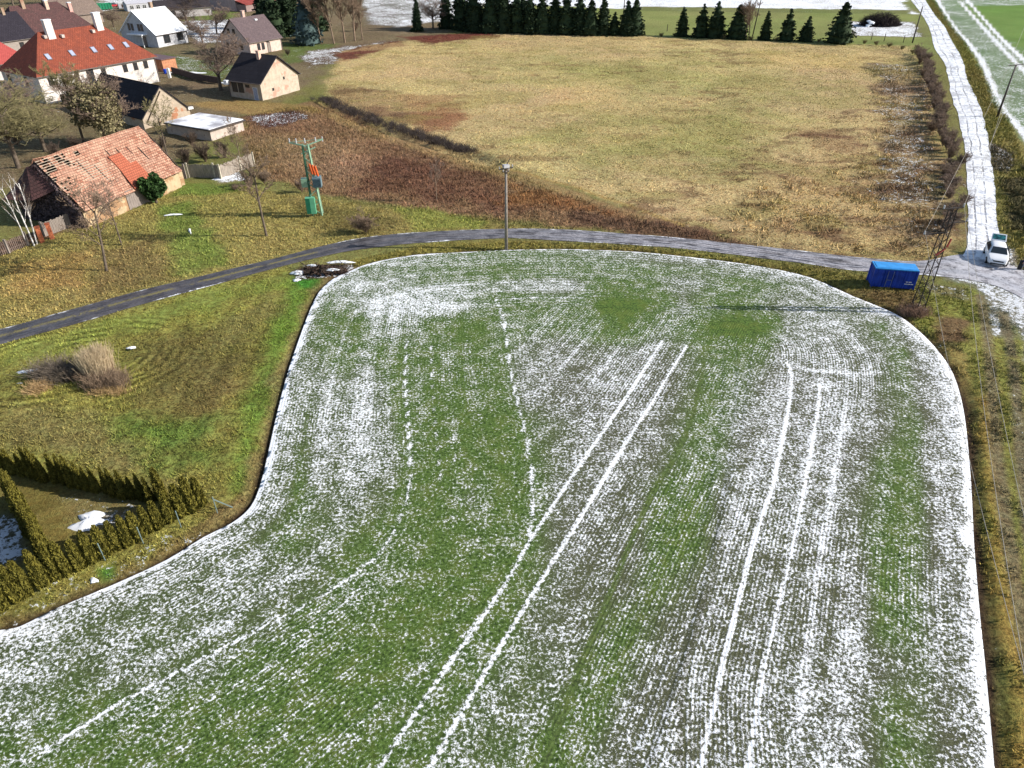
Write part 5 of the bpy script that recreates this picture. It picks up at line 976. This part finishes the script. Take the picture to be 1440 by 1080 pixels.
# odd sheet in the garden, snow dots
snow_patch('snowy_sheet', (127, 734), 1.2, .72, 77, 'snow-covered sheet lying on the grass inside the garden hedges', h=.22)
for i, (u, v, r1, r2, lb) in enumerate([(267, 325, .9, .12, 'thin snow streak on the bright green path'), (243, 302, .8, .15, 'short snow streak beside the grass path near the barn'), (315, 250, 1.6, .5, 'snow strip on the heap below the board fence'), (345, 252, .8, .3, 'small snow strip at the fence end'), (100, 517, .8, .25, 'snow patch between the reeds and the thicket'), (40, 522, .7, .25, 'snow patch at the left end of the thicket'), (185, 489, .35, .15, 'small snow dot right of the reeds'), (28, 540, .35, .12, 'tiny snow dot left of the straw tussock'), (132, 816, .25, .15, 'frosted lump on the verge below the garden hedge')]):
    o = snow_patch('snow_patch', (u, v), r1, r2, 50+i, lb, h=.1); o.rotation_euler.z = R([-60, 10, 25, 20, 0, 10, 0, 0, 0][i])
# ------------------------------------------------------------------ poles, pylon, transformer
CONC = simple('concrete_pole', S(150, 142, 134), .85, .25, 3); STEEL = simple('dark_steel', S(74, 66, 62), .6, .25, 5); INS = simple('insulator', S(200, 200, 205), .3, .1, spec=.5)
def pole(name, label, xy, Hp, r0, r1, m, arms, rz=0, cat='utility pole', lean=(0, 0)):
    e = empty(name, (*xy, 0), rz); tag(e, label, cat); e.rotation_euler = (lean[0], lean[1], rz); MB().tube((0, 0, -.2), (0, 0, Hp), r0, r1, 12).build('pole', m, e, True)
    for (z, w_, n) in arms:
        a_ = MB().box(-w_, w_, -.05, .05, z-.05, z+.05).box(-.1, .1, -.12, .12, z-.2, z+.02).build('crossarm', STEEL, e)
        for k_ in range(n):
            x_ = -w_+.05+k_*(2*w_-.1)/max(1, n-1); MB().tube((x_, 0, z+.05), (x_, 0, z+.2), .045, .045, 8).tube((x_, 0, z+.2), (x_, 0, z+.26), .08, .05, 8).build('insulator', INS, a_)
    return e
e = pole('power_pole', 'round concrete pole with switchgear on top between road and field', P(712, 350), 8.3, .17, .11, CONC, [(8.2, .75, 3), (7.9, .35, 2)], .5)
MB().box(-.3, .3, -.22, .22, 8.3, 8.55).build('switch', INS, e); MB().bar((0, 0, 8.4), (.7, .5, 8.9), .06).bar((0, 0, 8.4), (-.6, -.3, 8.7), .06).build('switch_arm', STEEL, e)
pole('wooden_pole', 'leaning dark pole with crossarm right of the snowy track', P(1402, 165), 8.0, .17, .12, STEEL, [(8.0, 1.6, 3)], R(20), lean=(0, 0))
pole('wooden_pole', 'dark pole left of the snowy track near the black brush pile', P(1283, 60), 8.2, .17, .12, STEEL, [], 0)
pole('wooden_pole', 'slanting dark pole among the spruces right of the bare saplings', P(1057, 56), 10.5, .15, .10, STEEL, [], 0, lean=(0, R(4)))
pole('wooden_pole', 'thin dark pole rising behind the right end of the spruce row', P(876, 30), 8.5, .15, .10, STEEL, [], 0)
for i, (u, v, lb) in enumerate([(1225, 56, 'short post left of the brush pile snow'), (1243, 58, 'short post below the middle of the brush pile'), (1270, 60, 'short post nearest the dark pole'), (938, 44, 'short fence post in the wide green gap of the spruce row')]):
    e = empty('field_post', (*P(u, v), 0)); tag(e, lb, 'post', 'short posts behind the meadow'); MB().tube((0, 0, 0), (0, 0, 1.7), .09, .08, 8).build('post', FRD, e); MB().tube((0, 0, 1.7), (0, 0, 1.76), .1, .04, 8).build('cap', FRD, e)
# lattice pylon
PXY = np.array(P(1289, 437)); Hp = 9.2; e = empty('lattice_pylon', (*PXY, 0), R(12)); tag(e, 'dark steel lattice pylon with crossarms beside the blue container', 'pylon')
def cw(z): return .38-(.38-.19)*z/Hp
for sx in (-1, 1):
    for sy in (-1, 1): MB().bar((sx*cw(0), sy*cw(0), 0), (sx*cw(Hp), sy*cw(Hp), Hp), .085).build('leg', STEEL, e)
mb = MB(); z = .3; nz = 15
for f in range(4):
    c_, s_ = [(1, 0), (0, 1), (-1, 0), (0, -1)][f]
    def q_(z, t): w_ = cw(z); x_, y_ = w_*t, w_; return (x_*c_-y_*s_, x_*s_+y_*c_, z)
    for k_ in range(nz):
        z0 = .2+(Hp-.3)*k_/nz; z1 = .2+(Hp-.3)*(k_+1)/nz; t = 1 if (k_+f) % 2 else -1; mb.bar(q_(z0, -t), q_(z1, t), .035)
mb.build('bracing', STEEL, e)
for (z, x0, x1) in ((7.1, -1.9, .2), (7.9, -.2, 1.7), (9.15, -.9, .9)):
    a_ = MB().bar((x0, .0, z), (x1, .0, z), .09).bar((x0, 0, z), ((x0+x1)/2*.3, 0, z+.45), .05).bar((x1, 0, z), ((x0+x1)/2*.3, 0, z+.45), .05).build('crossarm', STEEL, e)
    for x_ in ((x0,) if z < 7.5 else (x1,) if z < 8 else (x0, x1)): MB().tube((x_, 0, z+.04), (x_, 0, z+.3), .07, .06, 8).build('insulator', INS, a_)
MB().bar((-.5, -.42, 5.4), (.2, -.42, 5.9), .16, .05).bar((.3, -.40, 6.0), (.45, -.40, 6.7), .15, .05).build('red_sign', simple('faded_red', S(206, 96, 84), .6, .15), e)
for sx in (-1, 1): MB().box(sx*.38-.17, sx*.38+.17, -.17-.38, .17-.38, -.1, .35).box(sx*.38-.17, sx*.38+.17, -.17+.38, .17+.38, -.1, .35).build('footing', simple('footing_%d' % sx, S(190, 176, 160)), e)
def wire(label, a, b, sag, r=.013, n=26):
    a = Vector(a); b = Vector(b); pts = [a.lerp(b, i/n)-Vector((0, 0, sag*4*(i/n)*(1-i/n))) for i in range(n+1)]
    V, F = prisms([tuple(p) for p in pts[:-1]], [tuple(p) for p in pts[1:]], [r]*n, [r]*n, 4); tag(link('power_wire', npmesh('power_wire', V, F), WIRE), label, 'power wire', 'power wires')
WIRE = simple('aluminium_wire', S(176, 170, 160), .5, .1)
ca, sa = cos(R(12)), sin(R(12))
def py_(x_, z_): return (PXY[0]+x_*ca, PXY[1]+x_*sa, z_)
A1, A2, A3 = py_(-1.9, 7.4), py_(1.7, 8.2), py_(.9, 9.4)
q1, q2, q3 = P(1411, 905, 5.6), P(1440, 815, 6.0), P(1440, 1045, 6.0)
def ext(a, q, z, f): return (a[0]+(q[0]-a[0])*f, a[1]+(q[1]-a[1])*f, z)
wire('power wire crossing the brown verge close beside the field edge', A1, ext(A1, q1, 8.2, 1.55), 1.6); wire('power wire running over the farm lane nearer the right edge of the photo', A2, ext(A2, q2, 8.2, 1.7), 1.2); wire('power wire lying between the other two over the right verge', A3, ext(A3, q1, 8.2, 1.62), 1.9)
RP = np.array(P(1402, 165)); c2, s2 = cos(R(20)), sin(R(20))
for a_, x_, lb in ((A1, -1.55, 'from the pylon left arm to the pole right of the track'), (A2, 0, 'from the pylon right arm to the pole right of the track'), (A3, 1.55, 'from the pylon top arm to the pole right of the track')):
    b_ = (RP[0]+x_*c2, RP[1]+x_*s2, 8.25); wire('power wire '+lb, a_, b_, 1.1, .014, 40)
    c_ = P(1482+x_*14, -12, 8.25); wire('power wire leading away over the green field, '+{-1.55: 'left one of three', 0: 'middle one of three', 1.55: 'right one of three'}[x_], b_, (*c_, 8.25), 1.0, .022, 20)
bundle('dry_tussock', 'brown dry tussock round the concrete feet of the pylon', 'weeds', disk(1284, 440, 80, 1.1, .7, 9), .75, 900, simple('tussock_brown', S(150, 122, 104), .95, .3, 2), .012, .45, seed=9)
# transformer tower
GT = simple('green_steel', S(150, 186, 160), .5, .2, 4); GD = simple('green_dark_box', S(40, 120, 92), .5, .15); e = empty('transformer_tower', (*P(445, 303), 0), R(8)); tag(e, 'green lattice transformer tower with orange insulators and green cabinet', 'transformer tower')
Ht = 7.8
for sx in (-1, 1):
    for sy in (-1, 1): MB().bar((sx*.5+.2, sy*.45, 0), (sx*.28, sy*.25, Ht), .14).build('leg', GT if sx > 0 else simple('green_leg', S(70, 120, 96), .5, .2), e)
mb = MB()
for k_ in range(11):
    z0, z1 = .3+k_*.7, 1.0+k_*.7; w0 = .5-.22*z0/Ht; w1 = .5-.22*z1/Ht; t = 1 if k_ % 2 else -1; o1, o2 = .2*(1-z0/Ht), .2*(1-z1/Ht)
    mb.bar((-t*w0+o1, -w0*.9, z0), (t*w1+o2, -w1*.9, z1), .085).bar((w0+o1, -t*w0*.9, z0), (w1+o2, t*w1*.9, z1), .085)
mb.build('bracing', GT, e)
MB().bar((0, 0, Ht-.1), (1.9, .5, Ht+.45), .12).bar((0, 0, Ht-.1), (-1.7, .2, Ht+.3), .12).bar((-1.7, .2, Ht+.3), (1.9, .5, Ht+.45), .05).bar((-.5, -.3, Ht-.8), (1.0, .2, Ht-.3), .09).build('crossarm', GT, e)
for x_, y_ in ((-1.6, .2), (-.9, .1), (1.8, .5), (1.1, .3), (0, .1)): MB().tube((x_, y_, Ht+.2), (x_, y_, Ht+.7), .08, .06, 8).build('insulator', INS, e)
OR = simple('orange_ceramic', S(226, 106, 56), .4, .15)
for k_ in range(3): MB().tube((.35+k_*.28, -.45, Ht-3.0-k_*.12), (.15+k_*.28, -.35, Ht-1.9-k_*.12), .12, .12, 10).build('surge_arrester', OR, e)
o = MB().box(.25, 1.15, -.75, .25, Ht-4.4, Ht-3.35).build('transformer_tank', simple('tank_blue_grey', S(116, 140, 150), .5, .15), e)
mb = MB()
for k_ in range(8): mb.box(.3+k_*.11, .34+k_*.11, -.85, -.76, Ht-4.3, Ht-3.45)
mb.build('cooling_fin', simple('fin', S(90, 116, 128), .5, .1), o)
MB().box(-1.0, -.35, -.5, .2, Ht-4.4, Ht-3.5).build('side_box', GT, e); o = MB().box(-.85, .15, -.85, -.2, .5, 2.3).build('cabinet', simple('cabinet_green', S(110, 190, 150), .5, .1), e); MB().box(-.82, -.36, -.9, -.855, .55, 2.25).build('cabinet_door', GD, o)
# ------------------------------------------------------------------ blue container
a = np.array(P(1224, 404)); b = np.array(P(1283, 408.5)); L = np.hypot(*(b-a)); ang = math.atan2(*(b-a)[::-1]); e = empty('blue_container', (*a, 0), ang); tag(e, 'blue corrugated site container on the grass verge near the road bend', 'container')
CB = simple('blue_side_shade_tint', S(30, 70, 180), .55, .3, 1.2, spec=.3); CT = simple('blue_roof_sun_tint', S(64, 160, 236), .5, .15, 1.5); D_ = 1.45; Hc = 1.85  # one blue, painted darker on shaded sides and lighter on the sunlit roof
mb = MB(); n = 28; vs = []
def corr(x0, y0, x1, y1, nn):
    out = []
    for i in range(nn+1):
        t = i/nn; x = x0+(x1-x0)*t; y = y0+(y1-y0)*t; nx_, ny_ = (y1-y0), -(x1-x0); q = math.hypot(nx_, ny_); o = .035 if (i//2) % 2 else 0
        out.append((x-nx_/q*o, y-ny_/q*o))
    return out
ring_ = corr(0, 0, L, 0, 40)+corr(L, 0, L, D_, 16)[1:]+corr(L, D_, 0, D_, 40)[1:]+corr(0, D_, 0, 0, 16)[1:-1]; k = len(ring_)
mb.add([(x, y, z) for z in (.12, Hc) for x, y in ring_], [(i, (i+1) % k, k+(i+1) % k, k+i) for i in range(k)]+[tuple(range(k))]); mb.build('body', CB, e)
MB().box(-.05, L+.05, -.05, D_+.05, Hc, Hc+.1).box(.1, L-.1, .1, D_-.1, Hc+.1, Hc+.13).build('roof', CT, e, bevel=.015)
for x_ in (0, L): 
    for y_ in (0, D_): MB().box(x_-.07, x_+.07, y_-.07, y_+.07, 0, Hc-.003).build('corner_post', CB, e)
for x_ in (L*.26, L*.5, L*.74): MB().box(x_-.04, x_+.04, -.075, -.002, .14, Hc-.01).build('seam', CB, e)
mb = MB()
for x_ in (L*.31, L*.44): mb.bar((x_, -.11, .2), (x_, -.11, Hc-.12), .035)
mb.bar((L*.31, -.13, .9), (L*.44, -.13, .9), .04); mb.build('lock_bar', simple('bar_grey', S(120, 130, 150), .5, .2), e)
WHT = simple('white_lettering', (.8, .8, .82), .5, .05)
mb = MB(); x_ = L*.76
for k_, ww in enumerate((.10, .07, .11, .08)): mb.box(x_+.06+k_*.13, x_+.06+k_*.13+ww, -.10, -.078, .78, .86)
for k_, ww in enumerate((.11, .08, .10, .06, .11, .09)): mb.box(x_-.02+k_*.13, x_-.02+k_*.13+ww, -.10, -.078, .58, .65)
mb.build('lettering', WHT, e)
# ------------------------------------------------------------------ white car with raised tailgate
cpt = np.array(P(1400.5, 377)); cr = np.array(P(1395, 349)); dd_ = (cr-cpt)/np.hypot(*(cr-cpt)); e = empty('white_car', (*(cpt+dd_*.1), 0), math.atan2(dd_[1], dd_[0])-pi/2); tag(e, 'white hatchback facing the camera with its tailgate raised on the snowy junction', 'car')
CW = simple('car_white', (.80, .81, .83), .25, .04, 1, spec=.6)
BK = simple('black_plastic', (.02, .02, .022), .6, .1); GLC = NT('car_glass', .08, .7); GLC.color((.02, .028, .032)); GLC = GLC.m
prof = [(-.05, .52, .30, .55, .50, .55), (.05, .70, .22, .72, .66, .73), (.35, .84, .2, .82, .80, .86), (.9, .90, .18, .92, .84, .97), (1.15, .91, .18, .96, .84, 1.0), (1.9, .91, .18, .98, .66, 1.46), (2.5, .91, .18, .99, .64, 1.52), (3.3, .91, .18, .99, .62, 1.48), (3.8, .90, .2, 1.0, .60, 1.42), (4.15, .86, .24, .98, .72, 1.04), (4.22, .74, .34, .85, .66, .9)]
sec = []
for (y_, wb, z0, zb, wt, z1) in prof:
    h_ = [(wb*.9, z0), (wb, z0+.18), (wb, zb*.72), (wb*.985, zb), (wt*1.02, zb+(z1-zb)*.75 if z1-zb > .1 else (zb+z1)/2), (wt*.86, z1)]
    sec.append([(x, y_, z) for x, z in h_]+[(-x, y_, z) for x, z in h_[::-1]])
k = 12; mb = MB(); mb.add([p for s_ in sec for p in s_], [(r*k+i, r*k+(i+1) % k, (r+1)*k+(i+1) % k, (r+1)*k+i) for r in range(len(sec)-1) for i in range(k)]+[tuple(range(k)), tuple(range((len(sec)-1)*k, len(sec)*k))])
body = mb.build('body', CW, e, True); md = body.modifiers.new('s', 'SUBSURF'); md.levels = 1; md.render_levels = 1
def quad(name, pts, m, par, th=.02):
    o = MB().add(pts, [(0, 1, 2, 3)]).build(name, m, par); md = o.modifiers.new('t', 'SOLIDIFY'); md.thickness = th; md.offset = 0; return o
quad('windshield', [(-.72, 1.12, 1.02), (.72, 1.12, 1.02), (.58, 1.80, 1.42), (-.58, 1.80, 1.42)], GLC, e, .05)
for s_ in (-1, 1):
    o = quad('side_window', [(s_*.90, 1.45, 1.04), (s_*.90, 3.6, 1.06), (s_*.70, 3.4, 1.38), (s_*.70, 2.0, 1.40)], GLC, e, .05); MB().box(s_*.86-.02, s_*.86+.02, 2.5, 2.58, 1.0, 1.42).build('pillar', BK, o)
    MB().box(min(s_*.92, s_*1.08), max(s_*.92, s_*1.08), 1.3, 1.42, .98, 1.12).build('wing_mirror', CW, e, bevel=.03)
    MB().add([(s_*.42, -.03, .66), (s_*.80, .18, .68), (s_*.80, .30, .78), (s_*.44, .06, .74), (s_*.42, .06, .66), (s_*.78, .28, .68), (s_*.78, .38, .78), (s_*.44, .14, .74)], [(0, 1, 2, 3), (4, 5, 6, 7), (0, 1, 5, 4), (2, 3, 7, 6), (1, 2, 6, 5), (0, 3, 7, 4)]).build('headlight', simple('lamp_%d' % s_, S(190, 196, 205), .15, .1, spec=.7), e)
MB().box(-.44, .44, -.06, .02, .60, .70).build('grille', BK, e); MB().box(-.6, .6, -.045, .04, .34, .46).build('lower_grille', BK, e); MB().box(-.26, .26, -.075, -.062, .48, .58).build('number_plate', WHT, e)
for x_ in (-.84, .84):
    for y_ in (.82, 3.4):
        o = MB().tube((x_-.1, y_, .32), (x_+.1, y_, .32), .32, .32, 20).build('wheel', BK, e); MB().tube((x_-.115, y_, .32), (x_+.115, y_, .32), .2, .2, 14).build('rim', INS, o)
o = MB().add([(-.66, 3.5, 1.46), (.66, 3.5, 1.46), (.62, 4.2, 1.95), (-.62, 4.2, 1.95), (-.66, 3.55, 1.38), (.66, 3.55, 1.38), (.62, 4.25, 1.87), (-.62, 4.25, 1.87)], [(0, 1, 2, 3), (4, 5, 6, 7), (0, 1, 5, 4), (1, 2, 6, 5), (2, 3, 7, 6), (3, 0, 4, 7)]).build('tailgate', CW, e, bevel=.03)
MB().add([(-.56, 3.6, 1.555), (.56, 3.6, 1.555), (.53, 4.08, 1.89), (-.53, 4.08, 1.89), (-.56, 3.64, 1.50), (.56, 3.64, 1.50), (.53, 4.12, 1.84), (-.53, 4.12, 1.84)], [(0, 1, 2, 3), (4, 5, 6, 7), (0, 1, 5, 4), (1, 2, 6, 5), (2, 3, 7, 6), (3, 0, 4, 7)]).build('rear_window', simple('tinted_green', S(70, 150, 150), .15, .3, 3, S(30, 70, 74), spec=.7), o)
# ------------------------------------------------------------------ person
def skin(name, m, par, verts, edges, root=0, lv=2):
    me = bpy.data.meshes.new(name); me.from_pydata([v[:3] for v in verts], edges, []); o = link(name, me, m, par); md = o.modifiers.new('skin', 'SKIN')
    for i, v in enumerate(verts):
        r = v[3]; me.skin_vertices[0].data[i].radius = (r, r*(v[4] if len(v) > 4 else 1)) ; me.skin_vertices[0].data[i].use_root = (i == root)
    s_ = o.modifiers.new('sub', 'SUBSURF'); s_.levels = lv; s_.render_levels = lv; md.use_smooth_shade = True; return o
pe = empty('person', (*P(1438, 379), 0), R(150)); tag(pe, 'person in dark blue jacket and pale trousers stooping at the right edge', 'person')
SK = simple('skin_tone', S(214, 164, 138), .6, .05); JK = simple('jacket_navy', S(28, 38, 92), .8, .2); TRS = simple('trousers_pale', S(170, 178, 200), .85, .15); HR = simple('hair_dark', S(50, 40, 34), .9, .2)
hd = (0, .42, 1.50)
V = [(0, 0, .93, .145, .8), (0, .06, 1.10, .135, .8), (0, .18, 1.28, .165, .7), (0, .27, 1.40, .10, .8), (0, .34, 1.44, .058), (0, .38, 1.53, .085), (0, .43, 1.60, .095, 1.1), (0, .42, 1.67, .07),
     (-.19, .2, 1.34, .065), (-.25, .30, 1.08, .048), (-.22, .45, .86, .033), (.19, .2, 1.34, .065), (.25, .30, 1.08, .048), (.22, .45, .86, .033),
     (-.1, 0, .86, .095), (-.12, .06, .50, .07), (-.12, -.02, .10, .045), (-.12, .12, .04, .04), (.1, 0, .86, .095), (.12, .14, .50, .07), (.12, .02, .10, .045), (.12, .16, .04, .04)]
E_ = [(0, 1), (1, 2), (2, 3), (3, 4), (4, 5), (5, 6), (6, 7), (2, 8), (8, 9), (9, 10), (2, 11), (11, 12), (12, 13), (0, 14), (14, 15), (15, 16), (16, 17), (0, 18), (18, 19), (19, 20), (20, 21)]
for s_, w_ in ((-1, 10), (1, 13)):
    bx_, by_, bz_ = V[w_][:3]; V.append((bx_, by_+.05, bz_-.06, .036, .5)); pI = len(V)-1; E_.append((w_, pI))
    for f_ in range(4):
        V.append((bx_-.027+.018*f_, by_+.09, bz_-.11, .0095)); V.append((bx_-.03+.02*f_, by_+.10+.004*f_, bz_-.15+.012*abs(f_-1.5), .0085)); n_ = len(V); E_ += [(pI, n_-2), (n_-2, n_-1)]
    V.append((bx_-s_*.04, by_+.09, bz_-.07, .011)); E_.append((pI, len(V)-1))
skin('body', SK, pe, V, E_)
def fat(idx, ex, add): return [(*V[i][:3], V[i][3]+add, *(V[i][4:])) for i in idx], ex
v1, e1 = fat([0, 1, 2, 3, 8, 9, 10, 11, 12, 13], [(0, 1), (1, 2), (2, 3), (2, 4), (4, 5), (5, 6), (2, 7), (7, 8), (8, 9)], .022); skin('jacket', JK, pe, v1, e1)
v1, e1 = fat([0, 14, 15, 16, 18, 19, 20], [(0, 1), (1, 2), (2, 3), (0, 4), (4, 5), (5, 6)], .018); v1[0] = (0, 0, .90, .155, .8); skin('trousers', TRS, pe, v1, e1)
skin('hair', HR, pe, [(0, .38, 1.64, .085), (0, .41, 1.70, .085), (0, .37, 1.56, .06)], [(0, 1), (0, 2)])
for s_ in (-1, 1): skin('shoe', BK, pe, [(s_*.12, -.02 if s_ < 0 else .02, .06, .055, .9), (s_*.12, .16, .045, .045, .8)], [(0, 1)]); MB().tube((s_*.035, .515, 1.615), (s_*.035, .53, 1.617), .011, .008, 8).build('eye', BK, pe)
MB().add([(-.015, .52, 1.57), (.015, .52, 1.57), (0, .555, 1.575), (0, .52, 1.615)], [(0, 1, 2), (0, 2, 3), (1, 3, 2), (0, 3, 1)]).build('nose', SK, pe); MB().box(-.03, .03, .505, .522, 1.535, 1.545).build('mouth', simple('lips', S(170, 100, 90)), pe)
bg_ = empty('shoulder_bag', (*P(1432.5, 379), 0), R(150)); tag(bg_, 'tall black bag standing on the grass beside the stooping person', 'bag'); MB().box(-.17, .17, -.12, .12, 0, .95).build('body', BK, bg_, bevel=.06); MB().bar((-.12, 0, .9), (-.08, 0, 1.2), .03).bar((.12, 0, .9), (.08, 0, 1.2), .03).bar((-.08, 0, 1.2), (.08, 0, 1.2), .03).build('strap', BK, bg_)

# ------------------------------------------------------------------ grass and weeds as real tufts
gys = [-12.0]
while gys[-1] < 430: gys.append(gys[-1]+max(.3, .006*gys[-1]))
gys = np.array(gys); Cg = np.clip(C, 0, 1).reshape(len(gys), 620, 3); Zg = zz.reshape(len(gys), 620)
def sample(px, py):
    r = np.clip(np.searchsorted(gys, py), 0, len(gys)-1); c_ = np.clip(np.round((px/(py+34)+1)/2*619).astype(int), 0, 619); return Cg[r, c_], Zg[r, c_]
LEAF = NT('grass_blades', .9, .1); g_ = LEAF.n.new('ShaderNodeNewGeometry'); c_ = LEAF.scale(LEAF.attr('col', 0), LEAF.rng(g_.outputs['Random Per Island'], 0, 1, .8, 1.65))
hu = LEAF.mix(g_.outputs['Random Per Island'], (.96, 1.03, .92), (1.08, 1.0, .94)); LEAF.color(LEAF.mix(1.0, c_, hu, 'MULTIPLY')); LEAF = LEAF.m
def tufts(name, label, cat, polys, dens, h, spread, nb, wd, seed, ex=(), tint=1.0, clump=0.0):
    rs = np.random.default_rng(seed); PX = []; 
    for pl in polys:
        w_ = PA(pl); lo, hi = w_.min(0), w_.max(0); n = int((hi-lo).prod()*dens); q = rs.random((n, 2))*(hi-lo)+lo; d_ = sdf(w_, q[:, 0], q[:, 1]); PX.append(q[d_ < 0])
    q = np.concatenate(PX); k_ = (sdf(FIELD, q[:, 0], q[:, 1]) > .35) & (sdf(ROADP, q[:, 0], q[:, 1]) > .15) & (sdf(TRKP, q[:, 0], q[:, 1]) > .1)
    q = q[k_]; q = q[fbm(q[:, 0], q[:, 1], 1.6, 3, seed) > .5-clump] if clump else q
    colr, z_ = sample(q[:, 0], q[:, 1]); n = len(q); m_ = n*nb; base = np.repeat(q, nb, 0)+rs.normal(size=(m_, 2))*spread; hh = h*rs.uniform(.5, 1.3, m_)*np.repeat(rs.uniform(.6, 1.4, n), nb)
    a = rs.random(m_)*2*pi; w_ = wd*rs.uniform(.6, 1.4, m_); dx = np.stack([np.cos(a)*w_, np.sin(a)*w_, np.zeros(m_)], 1); ln_ = rs.normal(size=(m_, 2))*h*.55
    b0 = np.concatenate([base, (np.repeat(z_, nb)-.03)[:, None]], 1); tp = b0+np.concatenate([ln_, hh[:, None]], 1); V = np.stack([b0-dx, b0+dx, tp+dx*.3, tp-dx*.3], 1).reshape(-1, 3)
    me = npmesh(name, V, np.arange(4*m_).reshape(m_, 4)); attr(me, 'col', np.clip(np.repeat(np.repeat(colr, nb, 0), 4, 0)*tint, 0, 1)); return tag(link(name, me, LEAF), label, cat, kind='stuff')
LL = [(-20, 482), (200, 428), (300, 402), (400, 378), (440, 385), (452, 398), (430, 440), (400, 520), (372, 640), (350, 706), (285, 752), (0, 880), (-60, 900), (-60, 870), (285, 722), (300, 700), (215, 690), (-20, 636)]
tufts('meadow_grass', 'rough tufted grass of the lower-left meadow', 'grass', [LL], 24, .13, .10, 4, .024, 51, clump=.04)
tufts('meadow_grass', 'straw-coloured tufted grass between the road and the tiled barn', 'grass', [[(-60, 352), (120, 325), (240, 268), (350, 262), (440, 275), (620, 300), (815, 322), (600, 326), (458, 345), (300, 384), (-60, 480)]], 8, .16, .16, 5, .038, 52)
tufts('verge_grass', 'tufted grass strip between road and sown field', 'grass', [[(470, 372), (600, 342), (820, 340), (960, 350), (1120, 370), (1225, 386), (1300, 394), (1320, 490), (1200, 416), (1140, 390), (1020, 367), (900, 354), (700, 351), (560, 361), (480, 385)]], 16, .14, .1, 4, .045, 53)
tufts('verge_grass', 'shaggy yellow-green grass of the verge beside the farm lane', 'grass', [[(1290, 400), (1385, 405), (1500, 500), (1560, 900), (1600, 1200), (1405, 1200), (1387, 945), (1366, 680), (1356, 580), (1318, 491)]], 22, .14, .09, 4, .035, 54, clump=.04)
tufts('meadow_grass', 'dry yellow grass of the large meadow', 'grass', [MEADOW], 1.6, .11, .4, 5, .08, 55)
tufts('dry_weeds', 'red-brown dry weeds between the ditch and the road', 'weeds', [[(340, 165), (400, 150), (460, 150), (560, 200), (640, 222), (720, 245), (860, 295), (1080, 350), (960, 336), (815, 320), (700, 314), (500, 284), (370, 252), (345, 215)]], 4.5, .26, .35, 5, .05, 56, tint=.85)
tufts('dry_weeds', 'tangled brown weeds along the right side of the meadow', 'weeds', [[(1215, 95), (1300, 90), (1330, 340), (1260, 345), (1200, 250), (1240, 170)], [(1080, 250), (1290, 220), (1320, 365), (1150, 350), (1000, 322)]], 2.0, .3, .35, 5, .07, 57, clump=.02)
tufts('track_verge_grass', 'yellow-brown grass strip right of the snowy track', 'grass', [[(1302, 0), (1313, 0), (1358, 62), (1417, 168), (1450, 260), (1460, 395), (1425, 395), (1410, 350), (1399, 260), (1382, 160), (1339, 58)]], 5, .3, .2, 5, .07, 58)
